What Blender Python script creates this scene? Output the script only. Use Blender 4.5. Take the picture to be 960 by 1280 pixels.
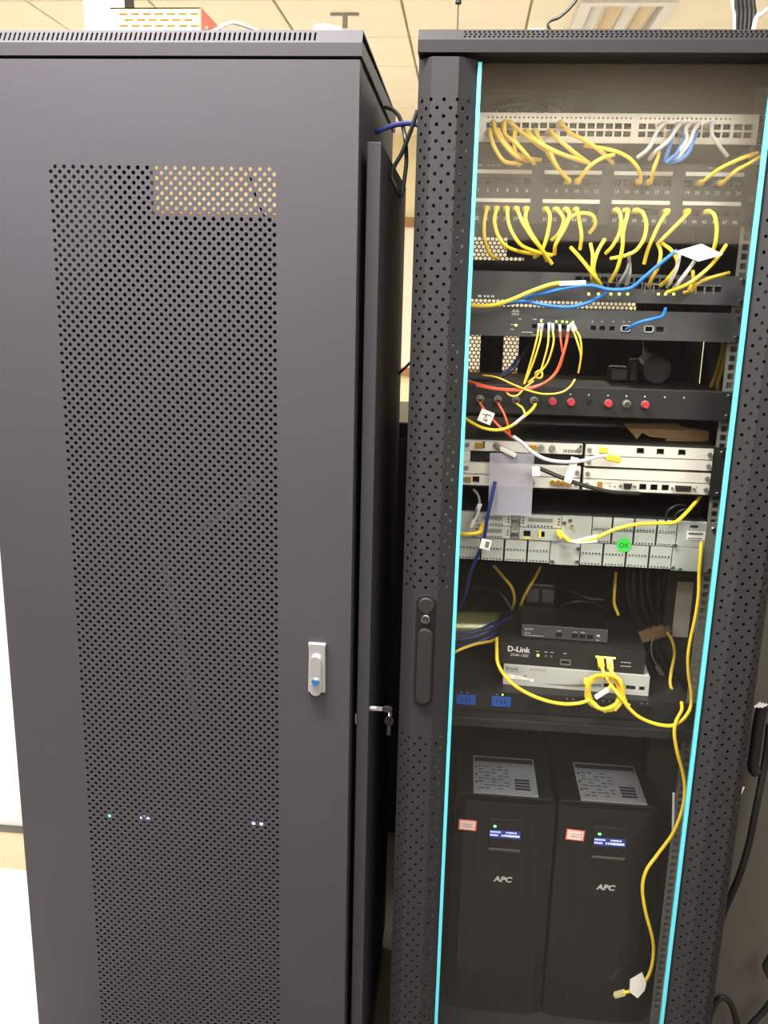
import bpy, bmesh, math, random
from mathutils import Vector, Matrix
random.seed(7)
for o in list(bpy.data.objects): bpy.data.objects.remove(o, do_unlink=True)
scene = bpy.context.scene
COL = scene.collection

# ------------------------------------------------------------------ camera
CAM = Vector((0.0893, -1.3935, 1.6095))
YAW, PIT, ROL, FPX = 0.0862, 0.2391, -0.025, 1102.16
_f = Vector((-math.sin(YAW)*math.cos(PIT), math.cos(YAW)*math.cos(PIT), -math.sin(PIT)))
_r0 = Vector((math.cos(YAW), math.sin(YAW), 0)); _u0 = _r0.cross(_f)
_r = _r0*math.cos(ROL) - _u0*math.sin(ROL)
_u = _u0*math.cos(ROL) + _r0*math.sin(ROL)
cd = bpy.data.cameras.new('camera'); cam = bpy.data.objects.new('camera', cd); COL.objects.link(cam)
cd.sensor_fit = 'VERTICAL'; cd.sensor_height = 36.0; cd.lens = FPX/1280*36.0
cd.clip_start = 0.01; cd.clip_end = 60
M = Matrix.Identity(4)
for i in range(3):
    M[i][0] = _r[i]; M[i][1] = _u[i]; M[i][2] = -_f[i]; M[i][3] = CAM[i]
cam.matrix_world = M
scene.camera = cam

# ------------------------------------------------------------------ world, lights, exposure
w = bpy.data.worlds.new('world'); scene.world = w; w.use_nodes = True
w.node_tree.nodes['Background'].inputs[0].default_value = (1.0, 0.93, 0.82, 1)
w.node_tree.nodes['Background'].inputs[1].default_value = 0.05
scene.view_settings.view_transform = 'Standard'; scene.view_settings.look = 'None'
scene.view_settings.gamma = 1.0; scene.view_settings.use_curve_mapping = False
scene.view_settings.exposure = 0.35

def area(name, loc, sx, sy, power, col=(1.0, 0.955, 0.90)):
    l = bpy.data.lights.new(name, 'AREA'); l.shape = 'RECTANGLE'; l.size = sx; l.size_y = sy
    l.energy = power; l.color = col
    o = bpy.data.objects.new(name, l); COL.objects.link(o); o.location = loc
    return o
# fluorescent ceiling fittings, in two rows before the cabinets and two behind them
for k, (x, y, p) in enumerate([(-0.6, -0.56, 125), (1.0, -0.95, 12), (-1.1, -1.95, 16), (0.95, -1.95, 30), (-1.1, -3.1, 30), (0.95, -3.1, 84),
                               (-1.5, 2.1, 85), (1.3, 2.0, 38), (-1.9, 4.3, 30), (1.3, 4.3, 34)]):
    area('ceiling_lamp_light', (x, y, 2.9), 1.2, 0.3, p)

# added upward fill lights behind the cabinets brighten the ceiling; no fitting is modelled
for k, (x, y, p) in enumerate([(-1.5, 2.1, 1.0), (1.3, 2.0, 2.2), (-1.9, 4.3, 3), (1.3, 4.3, 3.5)]):
    area('ceiling_fill_uplight', (x, y, 2.45), 1.2, 0.3, p).rotation_euler = (math.pi, 0, 0)

# ------------------------------------------------------------------ pixel -> point on a plane of the place
def ray(u, v): return _f + _r*((u-480)/FPX) - _u*((v-640)/FPX)
def at(u, v, Y):
    d = ray(u, v); return CAM + d*((Y-CAM.y)/d.y)
def atz(u, v, Z):
    d = ray(u, v); return CAM + d*((Z-CAM.z)/d.z)

# ------------------------------------------------------------------ materials
def L(r, g, b):
    def c(x):
        x /= 255.0
        return x/12.92 if x <= 0.04045 else ((x+0.055)/1.055)**2.4
    return (c(r), c(g), c(b), 1.0)
MATS = {}
def mat(name, col, rough=0.5, metal=0.0, bump=0.0, bscale=400.0, var=0.0, vscale=6.0, emit=0.0, spec=0.5, coat=0.0):
    m = bpy.data.materials.new(name); m.use_nodes = True
    nt = m.node_tree; b = nt.nodes['Principled BSDF']
    b.inputs['Base Color'].default_value = col; b.inputs['Roughness'].default_value = rough
    b.inputs['Metallic'].default_value = metal; b.inputs['Specular IOR Level'].default_value = spec
    b.inputs['Coat Weight'].default_value = coat
    tc = nt.nodes.new('ShaderNodeTexCoord')
    if emit:
        b.inputs['Emission Color'].default_value = col; b.inputs['Emission Strength'].default_value = emit
    if var:
        n = nt.nodes.new('ShaderNodeTexNoise'); n.inputs['Scale'].default_value = vscale; n.inputs['Detail'].default_value = 5
        nt.links.new(tc.outputs['Object'], n.inputs['Vector'])
        r = nt.nodes.new('ShaderNodeValToRGB')
        r.color_ramp.elements[0].position = 0.3; r.color_ramp.elements[1].position = 0.7
        r.color_ramp.elements[0].color = tuple(c*(1-var) for c in col[:3])+(1,)
        r.color_ramp.elements[1].color = tuple(min(1, c*(1+var)) for c in col[:3])+(1,)
        nt.links.new(n.outputs['Fac'], r.inputs['Fac']); nt.links.new(r.outputs['Color'], b.inputs['Base Color'])
    if bump:
        n = nt.nodes.new('ShaderNodeTexNoise'); n.inputs['Scale'].default_value = bscale; n.inputs['Detail'].default_value = 2
        nt.links.new(tc.outputs['Object'], n.inputs['Vector'])
        bp = nt.nodes.new('ShaderNodeBump'); bp.inputs['Strength'].default_value = bump; bp.inputs['Distance'].default_value = 0.001
        nt.links.new(n.outputs['Fac'], bp.inputs['Height']); nt.links.new(bp.outputs['Normal'], b.inputs['Normal'])
    MATS[name] = m
    return m
mat('rack_paint', L(60, 58, 64), 0.6, 0, 0.25, 900, 0.05, 3, spec=0.25)
mat('rack_paint_b', L(41, 40, 42), 0.55, 0, 0.25, 900, 0.05, 3, spec=0.3)
mat('rack_inside', L(26, 26, 26), 0.6, 0, 0.1, 500, 0.06, 5)
mat('device_black', L(30, 30, 31), 0.5, 0, 0.15, 700, 0.08, 20)
mat('device_grey', L(70, 72, 74), 0.5, 0, 0.15, 700, 0.06, 20)
mat('void', L(10, 10, 10), 0.8, 0, 0.1, 300)
mat('plastic_black', L(22, 22, 23), 0.35, 0, 0.1, 500)
mat('gloss_black', L(20, 19, 19), 0.22, 0, 0.05, 300, 0.1, 30)
mat('ups_body', L(24, 24, 24), 0.5, 0, 0.3, 800)
mat('silver', L(205, 205, 208), 0.32, 0.75, 0.05, 300)
mat('chrome', L(225, 225, 225), 0.18, 1.0, 0.02, 200)
mat('galvanised', L(150, 152, 146), 0.42, 0.55, 0.2, 120, 0.12, 60)
mat('router_grey', L(184, 192, 186), 0.45, 0.2, 0.1, 300, 0.07, 30)
mat('chassis_white', L(222, 221, 212), 0.45, 0.1, 0.05, 200, 0.03, 30)
mat('bezel_white', L(236, 231, 220), 0.5, 0, 0.05, 300, 0.03, 30)
mat('box_white', L(186, 188, 184), 0.5, 0, 0.05, 300, 0.03, 30)
mat('paper', L(240, 238, 230), 0.8, 0, 0.1, 100, 0.02, 40)
mat('paper_grey', L(140, 146, 150), 0.7, 0, 0.1, 100, 0.05, 80)
mat('print_dark', L(40, 42, 46), 0.7, 0, 0.05, 100)
mat('print_white', L(225, 225, 222), 0.6, 0, 0.05, 100)
mat('cyan_trim', L(96, 200, 220), 0.35, 0, 0.03, 100, 0.03, 10)
mat('blue_lock', L(40, 110, 180), 0.25, 0.3, 0.02, 100)
mat('yellow', L(250, 218, 58), 0.42, 0, 0.05, 200, 0.04, 20)
mat('yellow_thin', L(238, 202, 70), 0.42, 0, 0.05, 200, 0.04, 20)
mat('blue', L(46, 120, 205), 0.42, 0, 0.05, 200, 0.04, 20)
mat('navy', L(26, 40, 110), 0.42, 0, 0.05, 200, 0.04, 20)
mat('cable_white', L(222, 222, 222), 0.45, 0, 0.05, 200, 0.03, 20)
mat('cable_grey', L(120, 118, 112), 0.5, 0, 0.05, 200, 0.03, 20)
mat('cable_black', L(22, 22, 23), 0.45, 0, 0.05, 200, 0.05, 20)
mat('orange_red', L(222, 92, 62), 0.42, 0, 0.05, 200, 0.04, 20)
mat('red_cap', L(205, 52, 62), 0.35, 0, 0.05, 200, 0.05, 60)
mat('plug_clear', L(214, 204, 160), 0.25, 0, 0.05, 200)
mat('plug_yellow', L(240, 200, 50), 0.4, 0, 0.05, 200)
mat('sticker_green', L(58, 214, 74), 0.55, 0, 0.03, 100)
mat('sticker_pink', L(252, 222, 214), 0.6, 0, 0.03, 100)
mat('sticker_red', L(230, 96, 84), 0.6, 0, 0.03, 100)
mat('socket_blue', L(40, 84, 170), 0.45, 0, 0.05, 200)
mat('card_brown', L(140, 112, 78), 0.8, 0, 0.2, 80, 0.1, 20)
mat('olive_tube', L(120, 120, 78), 0.25, 0.2, 0.3, 60, 0.12, 20)
mat('pcb_green', L(120, 150, 110), 0.5, 0, 0.05, 200, 0.1, 40)
mat('gold', L(205, 160, 70), 0.35, 0.6, 0.05, 200)
mat('led_green', (0.12, 1.0, 0.25, 1), 0.4, emit=3.0)
mat('led_lime', (0.55, 1.0, 0.1, 1), 0.4, emit=2.0)
mat('led_yellow', (0.9, 1.0, 0.15, 1), 0.4, emit=2.5)
mat('led_blue', (0.35, 0.3, 1.0, 1), 0.4, emit=16.0)
mat('led_white', (1.0, 1.0, 1.0, 1), 0.4, emit=4.0)
mat('lcd_blue', (0.02, 0.03, 0.16, 1), 0.3, emit=0.5)
mat('lcd_text', (0.45, 0.5, 0.95, 1), 0.3, emit=0.75)
mat('wall_cream', L(236, 222, 184), 0.85, 0, 0.1, 60, 0.03, 2)
mat('wall_white', L(222, 220, 218), 0.8, 0, 0.1, 60, 0.02, 2)
mat('wall_room', L(238, 226, 204), 0.85, 0, 0.1, 60, 0.03, 2)
mat('tile_cream', L(238, 229, 209), 0.9, 0, 0.3, 90, 0.03, 3)
mat('tile_gap', L(196, 176, 136), 0.9, 0, 0.1, 90)
mat('floor_white', L(240, 238, 232), 0.5, 0, 0.05, 40, 0.02, 2)
mat('floor_taupe', L(74, 68, 62), 0.7, 0, 0.1, 60, 0.06, 3)
mat('added_panel_dark', L(48, 44, 40), 0.7, 0, 0.1, 60, 0.08, 4)
mat('wood_brown', L(150, 112, 66), 0.6, 0, 0.2, 60, 0.12, 8)
mat('board_pale', L(228, 222, 206), 0.6, 0, 0.05, 60, 0.02, 3)
mat('trim_tan', L(214, 192, 160), 0.6, 0, 0.1, 60, 0.05, 6)
mat('box_cream', L(232, 192, 112), 0.5, 0, 0.05, 100, 0.03, 20)
mat('box_orange', L(196, 74, 44), 0.5, 0, 0.05, 100, 0.06, 30)
mat('cabinet_grey', L(92, 89, 84), 0.32, 0.3, 0.15, 200, 0.06, 8)
mat('dark_steel', L(38, 38, 39), 0.5, 0.1, 0.1, 300)

def glass(name, tint, ior, dirt=0.0):
    m = bpy.data.materials.new(name); m.use_nodes = True; nt = m.node_tree; nt.nodes.clear()
    out = nt.nodes.new('ShaderNodeOutputMaterial')
    tr = nt.nodes.new('ShaderNodeBsdfTransparent'); tr.inputs[0].default_value = tint
    gl = nt.nodes.new('ShaderNodeBsdfGlossy'); gl.inputs['Roughness'].default_value = 0.03
    fr = nt.nodes.new('ShaderNodeFresnel'); fr.inputs['IOR'].default_value = ior
    # the pane does not bend rays, so its inner face must use the same outside ratio (no total reflection)
    ge = nt.nodes.new('ShaderNodeNewGeometry'); ir = nt.nodes.new('ShaderNodeMapRange')
    ir.inputs[3].default_value = ior; ir.inputs[4].default_value = 1.0/ior
    nt.links.new(ge.outputs['Backfacing'], ir.inputs[0]); nt.links.new(ir.outputs[0], fr.inputs['IOR'])
    mx = nt.nodes.new('ShaderNodeMixShader')
    nt.links.new(fr.outputs[0], mx.inputs[0]); nt.links.new(tr.outputs[0], mx.inputs[1]); nt.links.new(gl.outputs[0], mx.inputs[2])
    last = mx
    if dirt:
        df = nt.nodes.new('ShaderNodeBsdfDiffuse'); df.inputs[0].default_value = (0.75, 0.7, 0.62, 1)
        tc = nt.nodes.new('ShaderNodeTexCoord'); n = nt.nodes.new('ShaderNodeTexNoise'); n.inputs['Scale'].default_value = 5
        nt.links.new(tc.outputs['Object'], n.inputs['Vector'])
        mr = nt.nodes.new('ShaderNodeMapRange'); mr.inputs[1].default_value = 0.3; mr.inputs[2].default_value = 0.75
        mr.inputs[3].default_value = dirt*0.5; mr.inputs[4].default_value = dirt*1.3
        nt.links.new(n.outputs['Fac'], mr.inputs[0])
        m2 = nt.nodes.new('ShaderNodeMixShader')
        nt.links.new(mr.outputs[0], m2.inputs[0]); nt.links.new(mx.outputs[0], m2.inputs[1]); nt.links.new(df.outputs[0], m2.inputs[2])
        last = m2
    nt.links.new(last.outputs[0], out.inputs[0]); MATS[name] = m
glass('door_glass', (0.985, 0.985, 0.98, 1), 1.5)
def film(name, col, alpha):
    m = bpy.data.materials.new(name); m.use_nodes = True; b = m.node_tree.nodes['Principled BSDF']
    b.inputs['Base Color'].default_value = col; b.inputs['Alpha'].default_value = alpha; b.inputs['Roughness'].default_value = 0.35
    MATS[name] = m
film('pale_translucent', L(196, 194, 210), 0.42)
film('plug_ghost', L(222, 210, 160), 0.75)

# ------------------------------------------------------------------ mesh helpers
WL = {}                                     # world position of every root
def catmull(P, n=7):
    P = [Vector(p) for p in P]
    if len(P) < 3: return P
    Q = [P[0]*2-P[1]] + P + [P[-1]*2-P[-2]]
    out = []
    for i in range(1, len(Q)-2):
        a, b, c, d = Q[i-1:i+3]
        for k in range(n):
            t = k/n
            out.append(0.5*((2*b)+(c-a)*t+(2*a-5*b+4*c-d)*t*t+(3*b-a-3*c+d)*t**3))
    out.append(P[-1]); return out
class MB:
    def __init__(s): s.v = []; s.f = []
    def quad(s, *p):
        n = len(s.v); s.v += [Vector(q) for q in p]; s.f.append(tuple(range(n, n+len(p)))); return s
    def box(s, x0, x1, y0, y1, z0, z1):
        n = len(s.v)
        s.v += [Vector(p) for p in ((x0,y0,z0),(x1,y0,z0),(x1,y1,z0),(x0,y1,z0),(x0,y0,z1),(x1,y0,z1),(x1,y1,z1),(x0,y1,z1))]
        s.f += [tuple(n+i for i in q) for q in ((0,3,2,1),(4,5,6,7),(0,1,5,4),(1,2,6,5),(2,3,7,6),(3,0,4,7))]; return s
    def frame(s, a, b, w_, t_, up=Vector((0,0,1))):
        """bar with a rectangular section from a to b"""
        a, b = Vector(a), Vector(b); d = (b-a).normalized()
        x = d.cross(up)
        if x.length < 1e-4: x = d.cross(Vector((0,1,0)))
        x.normalize(); y = x.cross(d); n = len(s.v)
        for p in (a, b):
            for i, j in ((-1,-1),(1,-1),(1,1),(-1,1)): s.v.append(p+x*(i*w_/2)+y*(j*t_/2))
        s.f += [tuple(n+i for i in q) for q in ((0,3,2,1),(4,5,6,7),(0,1,5,4),(1,2,6,5),(2,3,7,6),(3,0,4,7))]; return s
    def cyl(s, a, b, r0, r1=None, seg=14, cap=True):
        a, b = Vector(a), Vector(b); r1 = r0 if r1 is None else r1
        d = (b-a).normalized(); x = d.orthogonal().normalized(); y = d.cross(x); n = len(s.v)
        for p, r in ((a, r0), (b, r1)):
            for k in range(seg):
                t = 2*math.pi*k/seg; s.v.append(p+x*(r*math.cos(t))+y*(r*math.sin(t)))
        for k in range(seg): s.f.append((n+k, n+(k+1)%seg, n+seg+(k+1)%seg, n+seg+k))
        if cap: s.f.append(tuple(n+k for k in reversed(range(seg)))); s.f.append(tuple(n+seg+k for k in range(seg)))
        return s
    def tube(s, pts, r, seg=8, n=7, smooth=True):
        P = catmull(pts, n) if smooth else [Vector(p) for p in pts]
        b0 = len(s.v); x = None
        for i, p in enumerate(P):
            d = (P[min(i+1, len(P)-1)]-P[max(i-1, 0)]).normalized()
            x = d.orthogonal().normalized() if x is None else (x-d*x.dot(d)).normalized()
            y = d.cross(x)
            for k in range(seg):
                t = 2*math.pi*k/seg; s.v.append(p+x*(r*math.cos(t))+y*(r*math.sin(t)))
        for i in range(len(P)-1):
            for k in range(seg):
                a = b0+i*seg+k; c = b0+i*seg+(k+1)%seg
                s.f.append((a, c, c+seg, a+seg))
        s.f.append(tuple(b0+k for k in reversed(range(seg)))); e = b0+(len(P)-1)*seg
        s.f.append(tuple(e+k for k in range(seg))); return s
    def prism(s, poly, axis, a, b):
        """poly of 2-d points extruded along axis ('x','y','z') from a to b"""
        n = len(s.v); m = len(poly)
        def P(q, t): return {'x': (t, q[0], q[1]), 'y': (q[0], t, q[1]), 'z': (q[0], q[1], t)}[axis]
        for t in (a, b): s.v += [Vector(P(q, t)) for q in poly]
        s.f.append(tuple(n+i for i in range(m))); s.f.append(tuple(n+m+i for i in reversed(range(m))))
        for i in range(m): s.f.append((n+i, n+m+i, n+m+(i+1)%m, n+(i+1)%m))
        return s
    def plate(s, x0, x1, z0, z1, y, th, holes=()):
        """plate in the xz plane, front at y, with rectangular through holes (hx0,hx1,hz0,hz1)"""
        xs = sorted({round(a, 6) for a in [x0, x1]+[h[i] for h in holes for i in (0, 1)] if x0-1e-6 <= a <= x1+1e-6})
        zs = sorted({round(a, 6) for a in [z0, z1]+[h[i] for h in holes for i in (2, 3)] if z0-1e-6 <= a <= z1+1e-6})
        def inh(cx, cz): return any(h[0] < cx < h[1] and h[2] < cz < h[3] for h in holes)
        for j in range(len(zs)-1):
            i = 0; cz = (zs[j]+zs[j+1])/2
            while i < len(xs)-1:
                if inh((xs[i]+xs[i+1])/2, cz): i += 1; continue
                k = i
                while k < len(xs)-1 and not inh((xs[k]+xs[k+1])/2, cz): k += 1
                s.quad((xs[i], y, zs[j]), (xs[k], y, zs[j]), (xs[k], y, zs[j+1]), (xs[i], y, zs[j+1]))
                i = k
        for a, b, c, d in holes:
            s.quad((a,y,c),(a,y+th,c),(b,y+th,c),(b,y,c)); s.quad((a,y,d),(b,y,d),(b,y+th,d),(a,y+th,d))
            s.quad((a,y,c),(a,y,d),(a,y+th,d),(a,y+th,c)); s.quad((b,y,c),(b,y+th,c),(b,y+th,d),(b,y,d))
        s.quad((x0,y,z0),(x0,y+th,z0),(x1,y+th,z0),(x1,y,z0)); s.quad((x0,y,z1),(x1,y,z1),(x1,y+th,z1),(x0,y+th,z1))
        s.quad((x0,y,z0),(x0,y,z1),(x0,y+th,z1),(x0,y+th,z0)); s.quad((x1,y,z0),(x1,y+th,z0),(x1,y+th,z1),(x1,y,z1))
        return s
    def text(s, body, size, x, y, z, align='CENTER', th=0.0, shear=0.0, bold=0.0, xs=1.0):
        c = bpy.data.curves.new('t', 'FONT'); c.body = body; c.size = size; c.align_x = align; c.resolution_u = 3
        c.shear = shear; c.offset = bold
        o = bpy.data.objects.new('t', c); me = bpy.data.meshes.new_from_object(o)
        n = len(s.v)
        s.v += [Vector((x+p.co.x*xs, y, z+p.co.y)) for p in me.vertices]
        s.f += [tuple(n+i for i in p.vertices) for p in me.polygons]
        bpy.data.objects.remove(o); bpy.data.curves.remove(c); bpy.data.meshes.remove(me); return s
    def xf(s, mtx): s.v = [mtx @ p for p in s.v]; return s
    def mesh(s, name, m, bevel=0.0, smooth=False, off=(0,0,0), segs=2):
        me = bpy.data.meshes.new(name); off = Vector(off)
        me.from_pydata([tuple(p-off) for p in s.v], [], s.f); me.update()
        if bevel:
            bm = bmesh.new(); bm.from_mesh(me); bmesh.ops.remove_doubles(bm, verts=bm.verts, dist=1e-6)
            bmesh.ops.recalc_face_normals(bm, faces=bm.faces)
            ed = [e for e in bm.edges if len(e.link_faces) == 2 and e.calc_face_angle(0) > 0.5]
            bmesh.ops.bevel(bm, geom=ed, offset=bevel, segments=segs, profile=0.5, affect='EDGES', clamp_overlap=True)
            bm.to_mesh(me); bm.free()
        if m: me.materials.append(MATS[m])
        if smooth:
            for p in me.polygons: p.use_smooth = True
            try: me.set_sharp_from_angle(angle=0.7)
            except Exception: pass
        return me
    def build(s, name, m, parent=None, bevel=0.0, smooth=False, loc=None, local=False, segs=2, label=None):
        """link as one object; vertices are in world space unless local"""
        if parent is not None:
            off = Vector((0,0,0)) if local else WL[parent.name]
            o = bpy.data.objects.new(name, s.mesh(name, m, bevel, smooth, off, segs)); o.parent = parent; WL[o.name] = WL[parent.name]
        else:
            off = Vector(loc) if loc is not None else (min(s.v, key=lambda p: p.z).copy())
            o = bpy.data.objects.new(name, s.mesh(name, m, bevel, smooth, off, segs)); o.location = off; WL[o.name] = off
        COL.objects.link(o)
        if label: o['label'] = label
        return o
def tag(o, label, cat, group=None):
    o['label'] = label; o['category'] = cat
    if group: o['group'] = group
    return o
def struct(o): o['kind'] = 'structure'; return o
def thing(name, label, cat, loc, rz=0.0, group=None):
    o = bpy.data.objects.new(name, None); COL.objects.link(o); o.empty_display_size = 0.05
    o.location = loc; o.rotation_euler = (0, 0, rz); WL[o.name] = Vector(loc)
    return tag(o, label, cat, group)
def inst(name, me, parent, loc, rot=None):
    """another object on shared mesh data, at a world (or parent-local when the parent is turned) location"""
    o = bpy.data.objects.new(name, me); COL.objects.link(o); o.parent = parent
    o.location = Vector(loc)-WL[parent.name]; WL[o.name] = Vector(loc)
    if rot: o.rotation_euler = rot
    return o

# ================================================================== THE ROOM
CEIL = 2.95
struct(MB().box(-4.6, 4.6, -4.1, 6.8, -0.06, 0.0).build('floor', 'floor_taupe', loc=(0,0,-0.06)))
ceiling = struct(MB().box(-4.6, 4.6, -4.1, 6.8, CEIL+0.012, CEIL+0.07).build('ceiling', 'tile_gap', loc=(0,0,CEIL+0.012)))
tm = MB().box(-0.294, 0.294, -0.294, 0.294, -0.008, 0.0115).mesh('ceiling_tile', 'tile_cream', bevel=0.004, segs=1)
for j in range(18):
    for i in range(15):
        inst('ceiling_tile', tm, ceiling, (-4.2+0.6*i+0.02, -3.8+0.6*j, CEIL))
struct(MB().box(-4.6, 4.6, 6.6, 6.8, 0, 3.0).build('wall_back', 'wall_cream', loc=(0,6.6,0)))
struct(MB().box(-4.6, 4.6, -4.1, -4.0, 0, 3.0).build('wall_front', 'wall_room', loc=(0,-4,0)))
struct(MB().box(-4.6, -4.5, -4.0, 6.6, 0, 3.0).build('wall_left', 'wall_room', loc=(-4.5,0,0)))
struct(MB().box(4.5, 4.6, -4.0, 6.6, 0, 3.0).build('wall_right', 'wall_room', loc=(4.5,0,0)))
struct(MB().box(-4.5, 4.5, -4.0, -3.95, 0, 1.95).build('added_dark_panel', 'added_panel_dark', loc=(0,-3.97,0)))  # added behind the camera to darken the lower reflection in the glass
struct(MB().box(-4.0, -0.72, -0.9, 0.70, 0.0, 0.004).box(-4.5, 4.5, 1.6, 6.6, 0.0, 0.004).build('floor_tiles_and_added_bounce', 'floor_white', loc=(-2,0,0)))  # white area behind the cabinets added to bounce light onto the ceiling
# long pale panel in a wooden frame on the far wall
fw_ = struct(MB().box(-3.4, 1.6, 6.56, 6.6, 1.0, 2.2).build('window_1', 'board_pale', loc=(-0.9,6.6,1.0)))
for a, b, c, d in ((-3.45, 1.65, 2.2, 2.28), (-3.45, 1.65, 0.93, 1.0), (-3.45, -3.4, 1.0, 2.2), (1.6, 1.65, 1.0, 2.2)):
    MB().box(a, b, 6.53, 6.6, c, d).build('window_frame', 'wood_brown', fw_)
# pale partition with a tan skirting at the far left
PY = 0.71
struct(MB().box(-2.6, -0.74, PY, PY+0.08, 0.0, 1.55).build('wall_partition', 'wall_white', loc=(-1.6,PY,0)))
bb = struct(MB().box(-2.6, -0.74, PY-0.012, PY, 0.0, 0.125).build('baseboard_partition', 'trim_tan', loc=(-1.6,PY,0)))
MB().box(-2.6, -0.74, PY-0.016, PY, 0.125, 0.137).build('cap_strip', 'cabinet_grey', bb)
# white column with a dark edge, above the left cabinet in the picture
a = at(105, 20, 1.3); b = at(157, 20, 1.3)
col_ = struct(MB().box(a.x, b.x, 1.3, 1.34, 0, CEIL-0.01).build('wall_column', 'paper', loc=(a.x,1.3,0)))
MB().box(b.x, b.x+0.012, 1.295, 1.34, 0, CEIL-0.01).build('edge_strip', 'dark_steel', col_)
# plain cream pier at the right
a = at(842, 20, 4.0); b = at(1010, 20, 4.0)
struct(MB().box(a.x, b.x, 4.0, 4.6, 0, CEIL-0.01).build('wall_pier', 'wall_cream', loc=(a.x,4,0)))
# clip fixed to the ceiling grid
d = ray(436, 14); q = CAM+d*((CEIL-CAM.z)/d.z)
cl = thing('ceiling_clip', 'small metal clip hanging from the cream ceiling grid', 'clip', (q.x, q.y, CEIL-0.075))
MB().box(q.x-0.09, q.x+0.05, q.y-0.008, q.y+0.008, CEIL-0.02, CEIL-0.008).build('bar', 'galvanised', cl, bevel=0.002)
MB().box(q.x-0.03, q.x-0.005, q.y-0.006, q.y+0.006, CEIL-0.075, CEIL-0.02).build('hook', 'galvanised', cl, bevel=0.002)
# air diffuser let into the ceiling on the right
d = ray(775, 16); q = CAM+d*((CEIL-CAM.z)/d.z)
av = thing('air_vent', 'pale rectangular air vent in the ceiling above the right cabinet', 'vent', (q.x, q.y, CEIL-0.06))
vr = MB(); x0, x1, y0, y1 = q.x-0.22, q.x+0.2, q.y-0.35, q.y+0.35
for (a_, b_, c_, d_) in ((x0, x0+0.05, y0, y1), (x1-0.05, x1, y0, y1), (x0+0.05, x1-0.05, y0, y0+0.05), (x0+0.05, x1-0.05, y1-0.05, y1)):
    vr.box(a_, b_, c_, d_, CEIL-0.06, CEIL-0.008)
vr.build('frame', 'wall_white', av)
for k in range(4):
    xx = x0+0.09+k*0.075
    MB().frame((xx, y0+0.05, CEIL-0.03), (xx, y1-0.05, CEIL-0.03), 0.05, 0.008, Vector((0.6,0,0.8))).build('louvre', 'trim_tan' if k % 2 else 'wall_white', av)

# ================================================================== PERFORATED SHEETS
OCT = [(math.cos(k*math.pi/4), math.sin(k*math.pi/4)) for k in range(8)]
def perf(mb, u0, nu, v0, nv, pu, pv, r, fmap, depth=0.0015, rim=True, flip=False):
    """nv rows of staggered holes, going up from v0; even rows nu holes, odd rows nu-1 holes and two solid half cells"""
    ru, rv = r, min(r, pv*0.49)
    for j in range(nv):
        a, b = v0+j*pv, v0+(j+1)*pv; vc = (a+b)/2
        odd = j % 2; n = nu-odd; s = u0+(pu/2 if odd else 0)
        if odd:
            for (p, q) in ((u0, u0+pu/2), (u0+nu*pu-pu/2, u0+nu*pu)):
                mb.quad(fmap(p, a, 0), fmap(q, a, 0), fmap(q, b, 0), fmap(p, b, 0))
        for i in range(n):
            p, q = s+i*pu, s+(i+1)*pu; uc = (p+q)/2
            out = [(q, vc), (q, b), (uc, b), (p, b), (p, vc), (p, a), (uc, a), (q, a)]
            k0 = len(mb.v)
            mb.v += [fmap(x, y, 0) for x, y in out]
            mb.v += [fmap(uc+ru*c, vc+rv*s_, 0) for c, s_ in OCT]
            for k in range(8):
                k1 = (k+1) % 8
                mb.f.append((k0+k, k0+k1, k0+8+k1, k0+8+k))
            if rim:
                mb.v += [fmap(uc+ru*c, vc+rv*s_, depth) for c, s_ in OCT]
                for k in range(8):
                    k1 = (k+1) % 8
                    mb.f.append((k0+8+k, k0+8+k1, k0+16+k1, k0+16+k))

# ================================================================== LEFT CABINET (perforated steel door)
LX0, LX1, LY, LB = -0.6723, -0.0783, -0.037, 0.56
lc = thing('server_cabinet', 'charcoal server cabinet with a perforated steel door and silver handle', 'cabinet', (-0.375, 0.26, 0.0))
door = MB()
px0, pitch, prow, nrow = -0.5506, 0.0142, 0.0071, 236
pz1 = 1.7914; pz0 = pz1-nrow*prow; px1 = px0+25*pitch; dz0, dz1 = 0.09, 1.9355
perf(door, px0, 25, pz0, nrow, pitch, prow, 0.0031, lambda u, v, d: Vector((u, LY+d, v)), 0.0015)
for a, b, c, d in ((LX0, px0, dz0, dz1), (px1, LX1, dz0, dz1), (px0, px1, dz0, pz0), (px0, px1, pz1, dz1)):
    door.quad((a, LY, c), (b, LY, c), (b, LY, d), (a, LY, d))
door.quad((LX0,LY,dz1),(LX1,LY,dz1),(LX1,LY+0.025,dz1),(LX0,LY+0.025,dz1)); door.quad((LX0,LY,dz0),(LX0,LY+0.025,dz0),(LX1,LY+0.025,dz0),(LX1,LY,dz0))
door.quad((LX0,LY,dz0),(LX0,LY,dz1),(LX0,LY+0.025,dz1),(LX0,LY+0.025,dz0)); door.quad((LX1,LY,dz0),(LX1,LY+0.025,dz0),(LX1,LY+0.025,dz1),(LX1,LY,dz1))
ldoor = door.build('door', 'rack_paint', lc)
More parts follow.
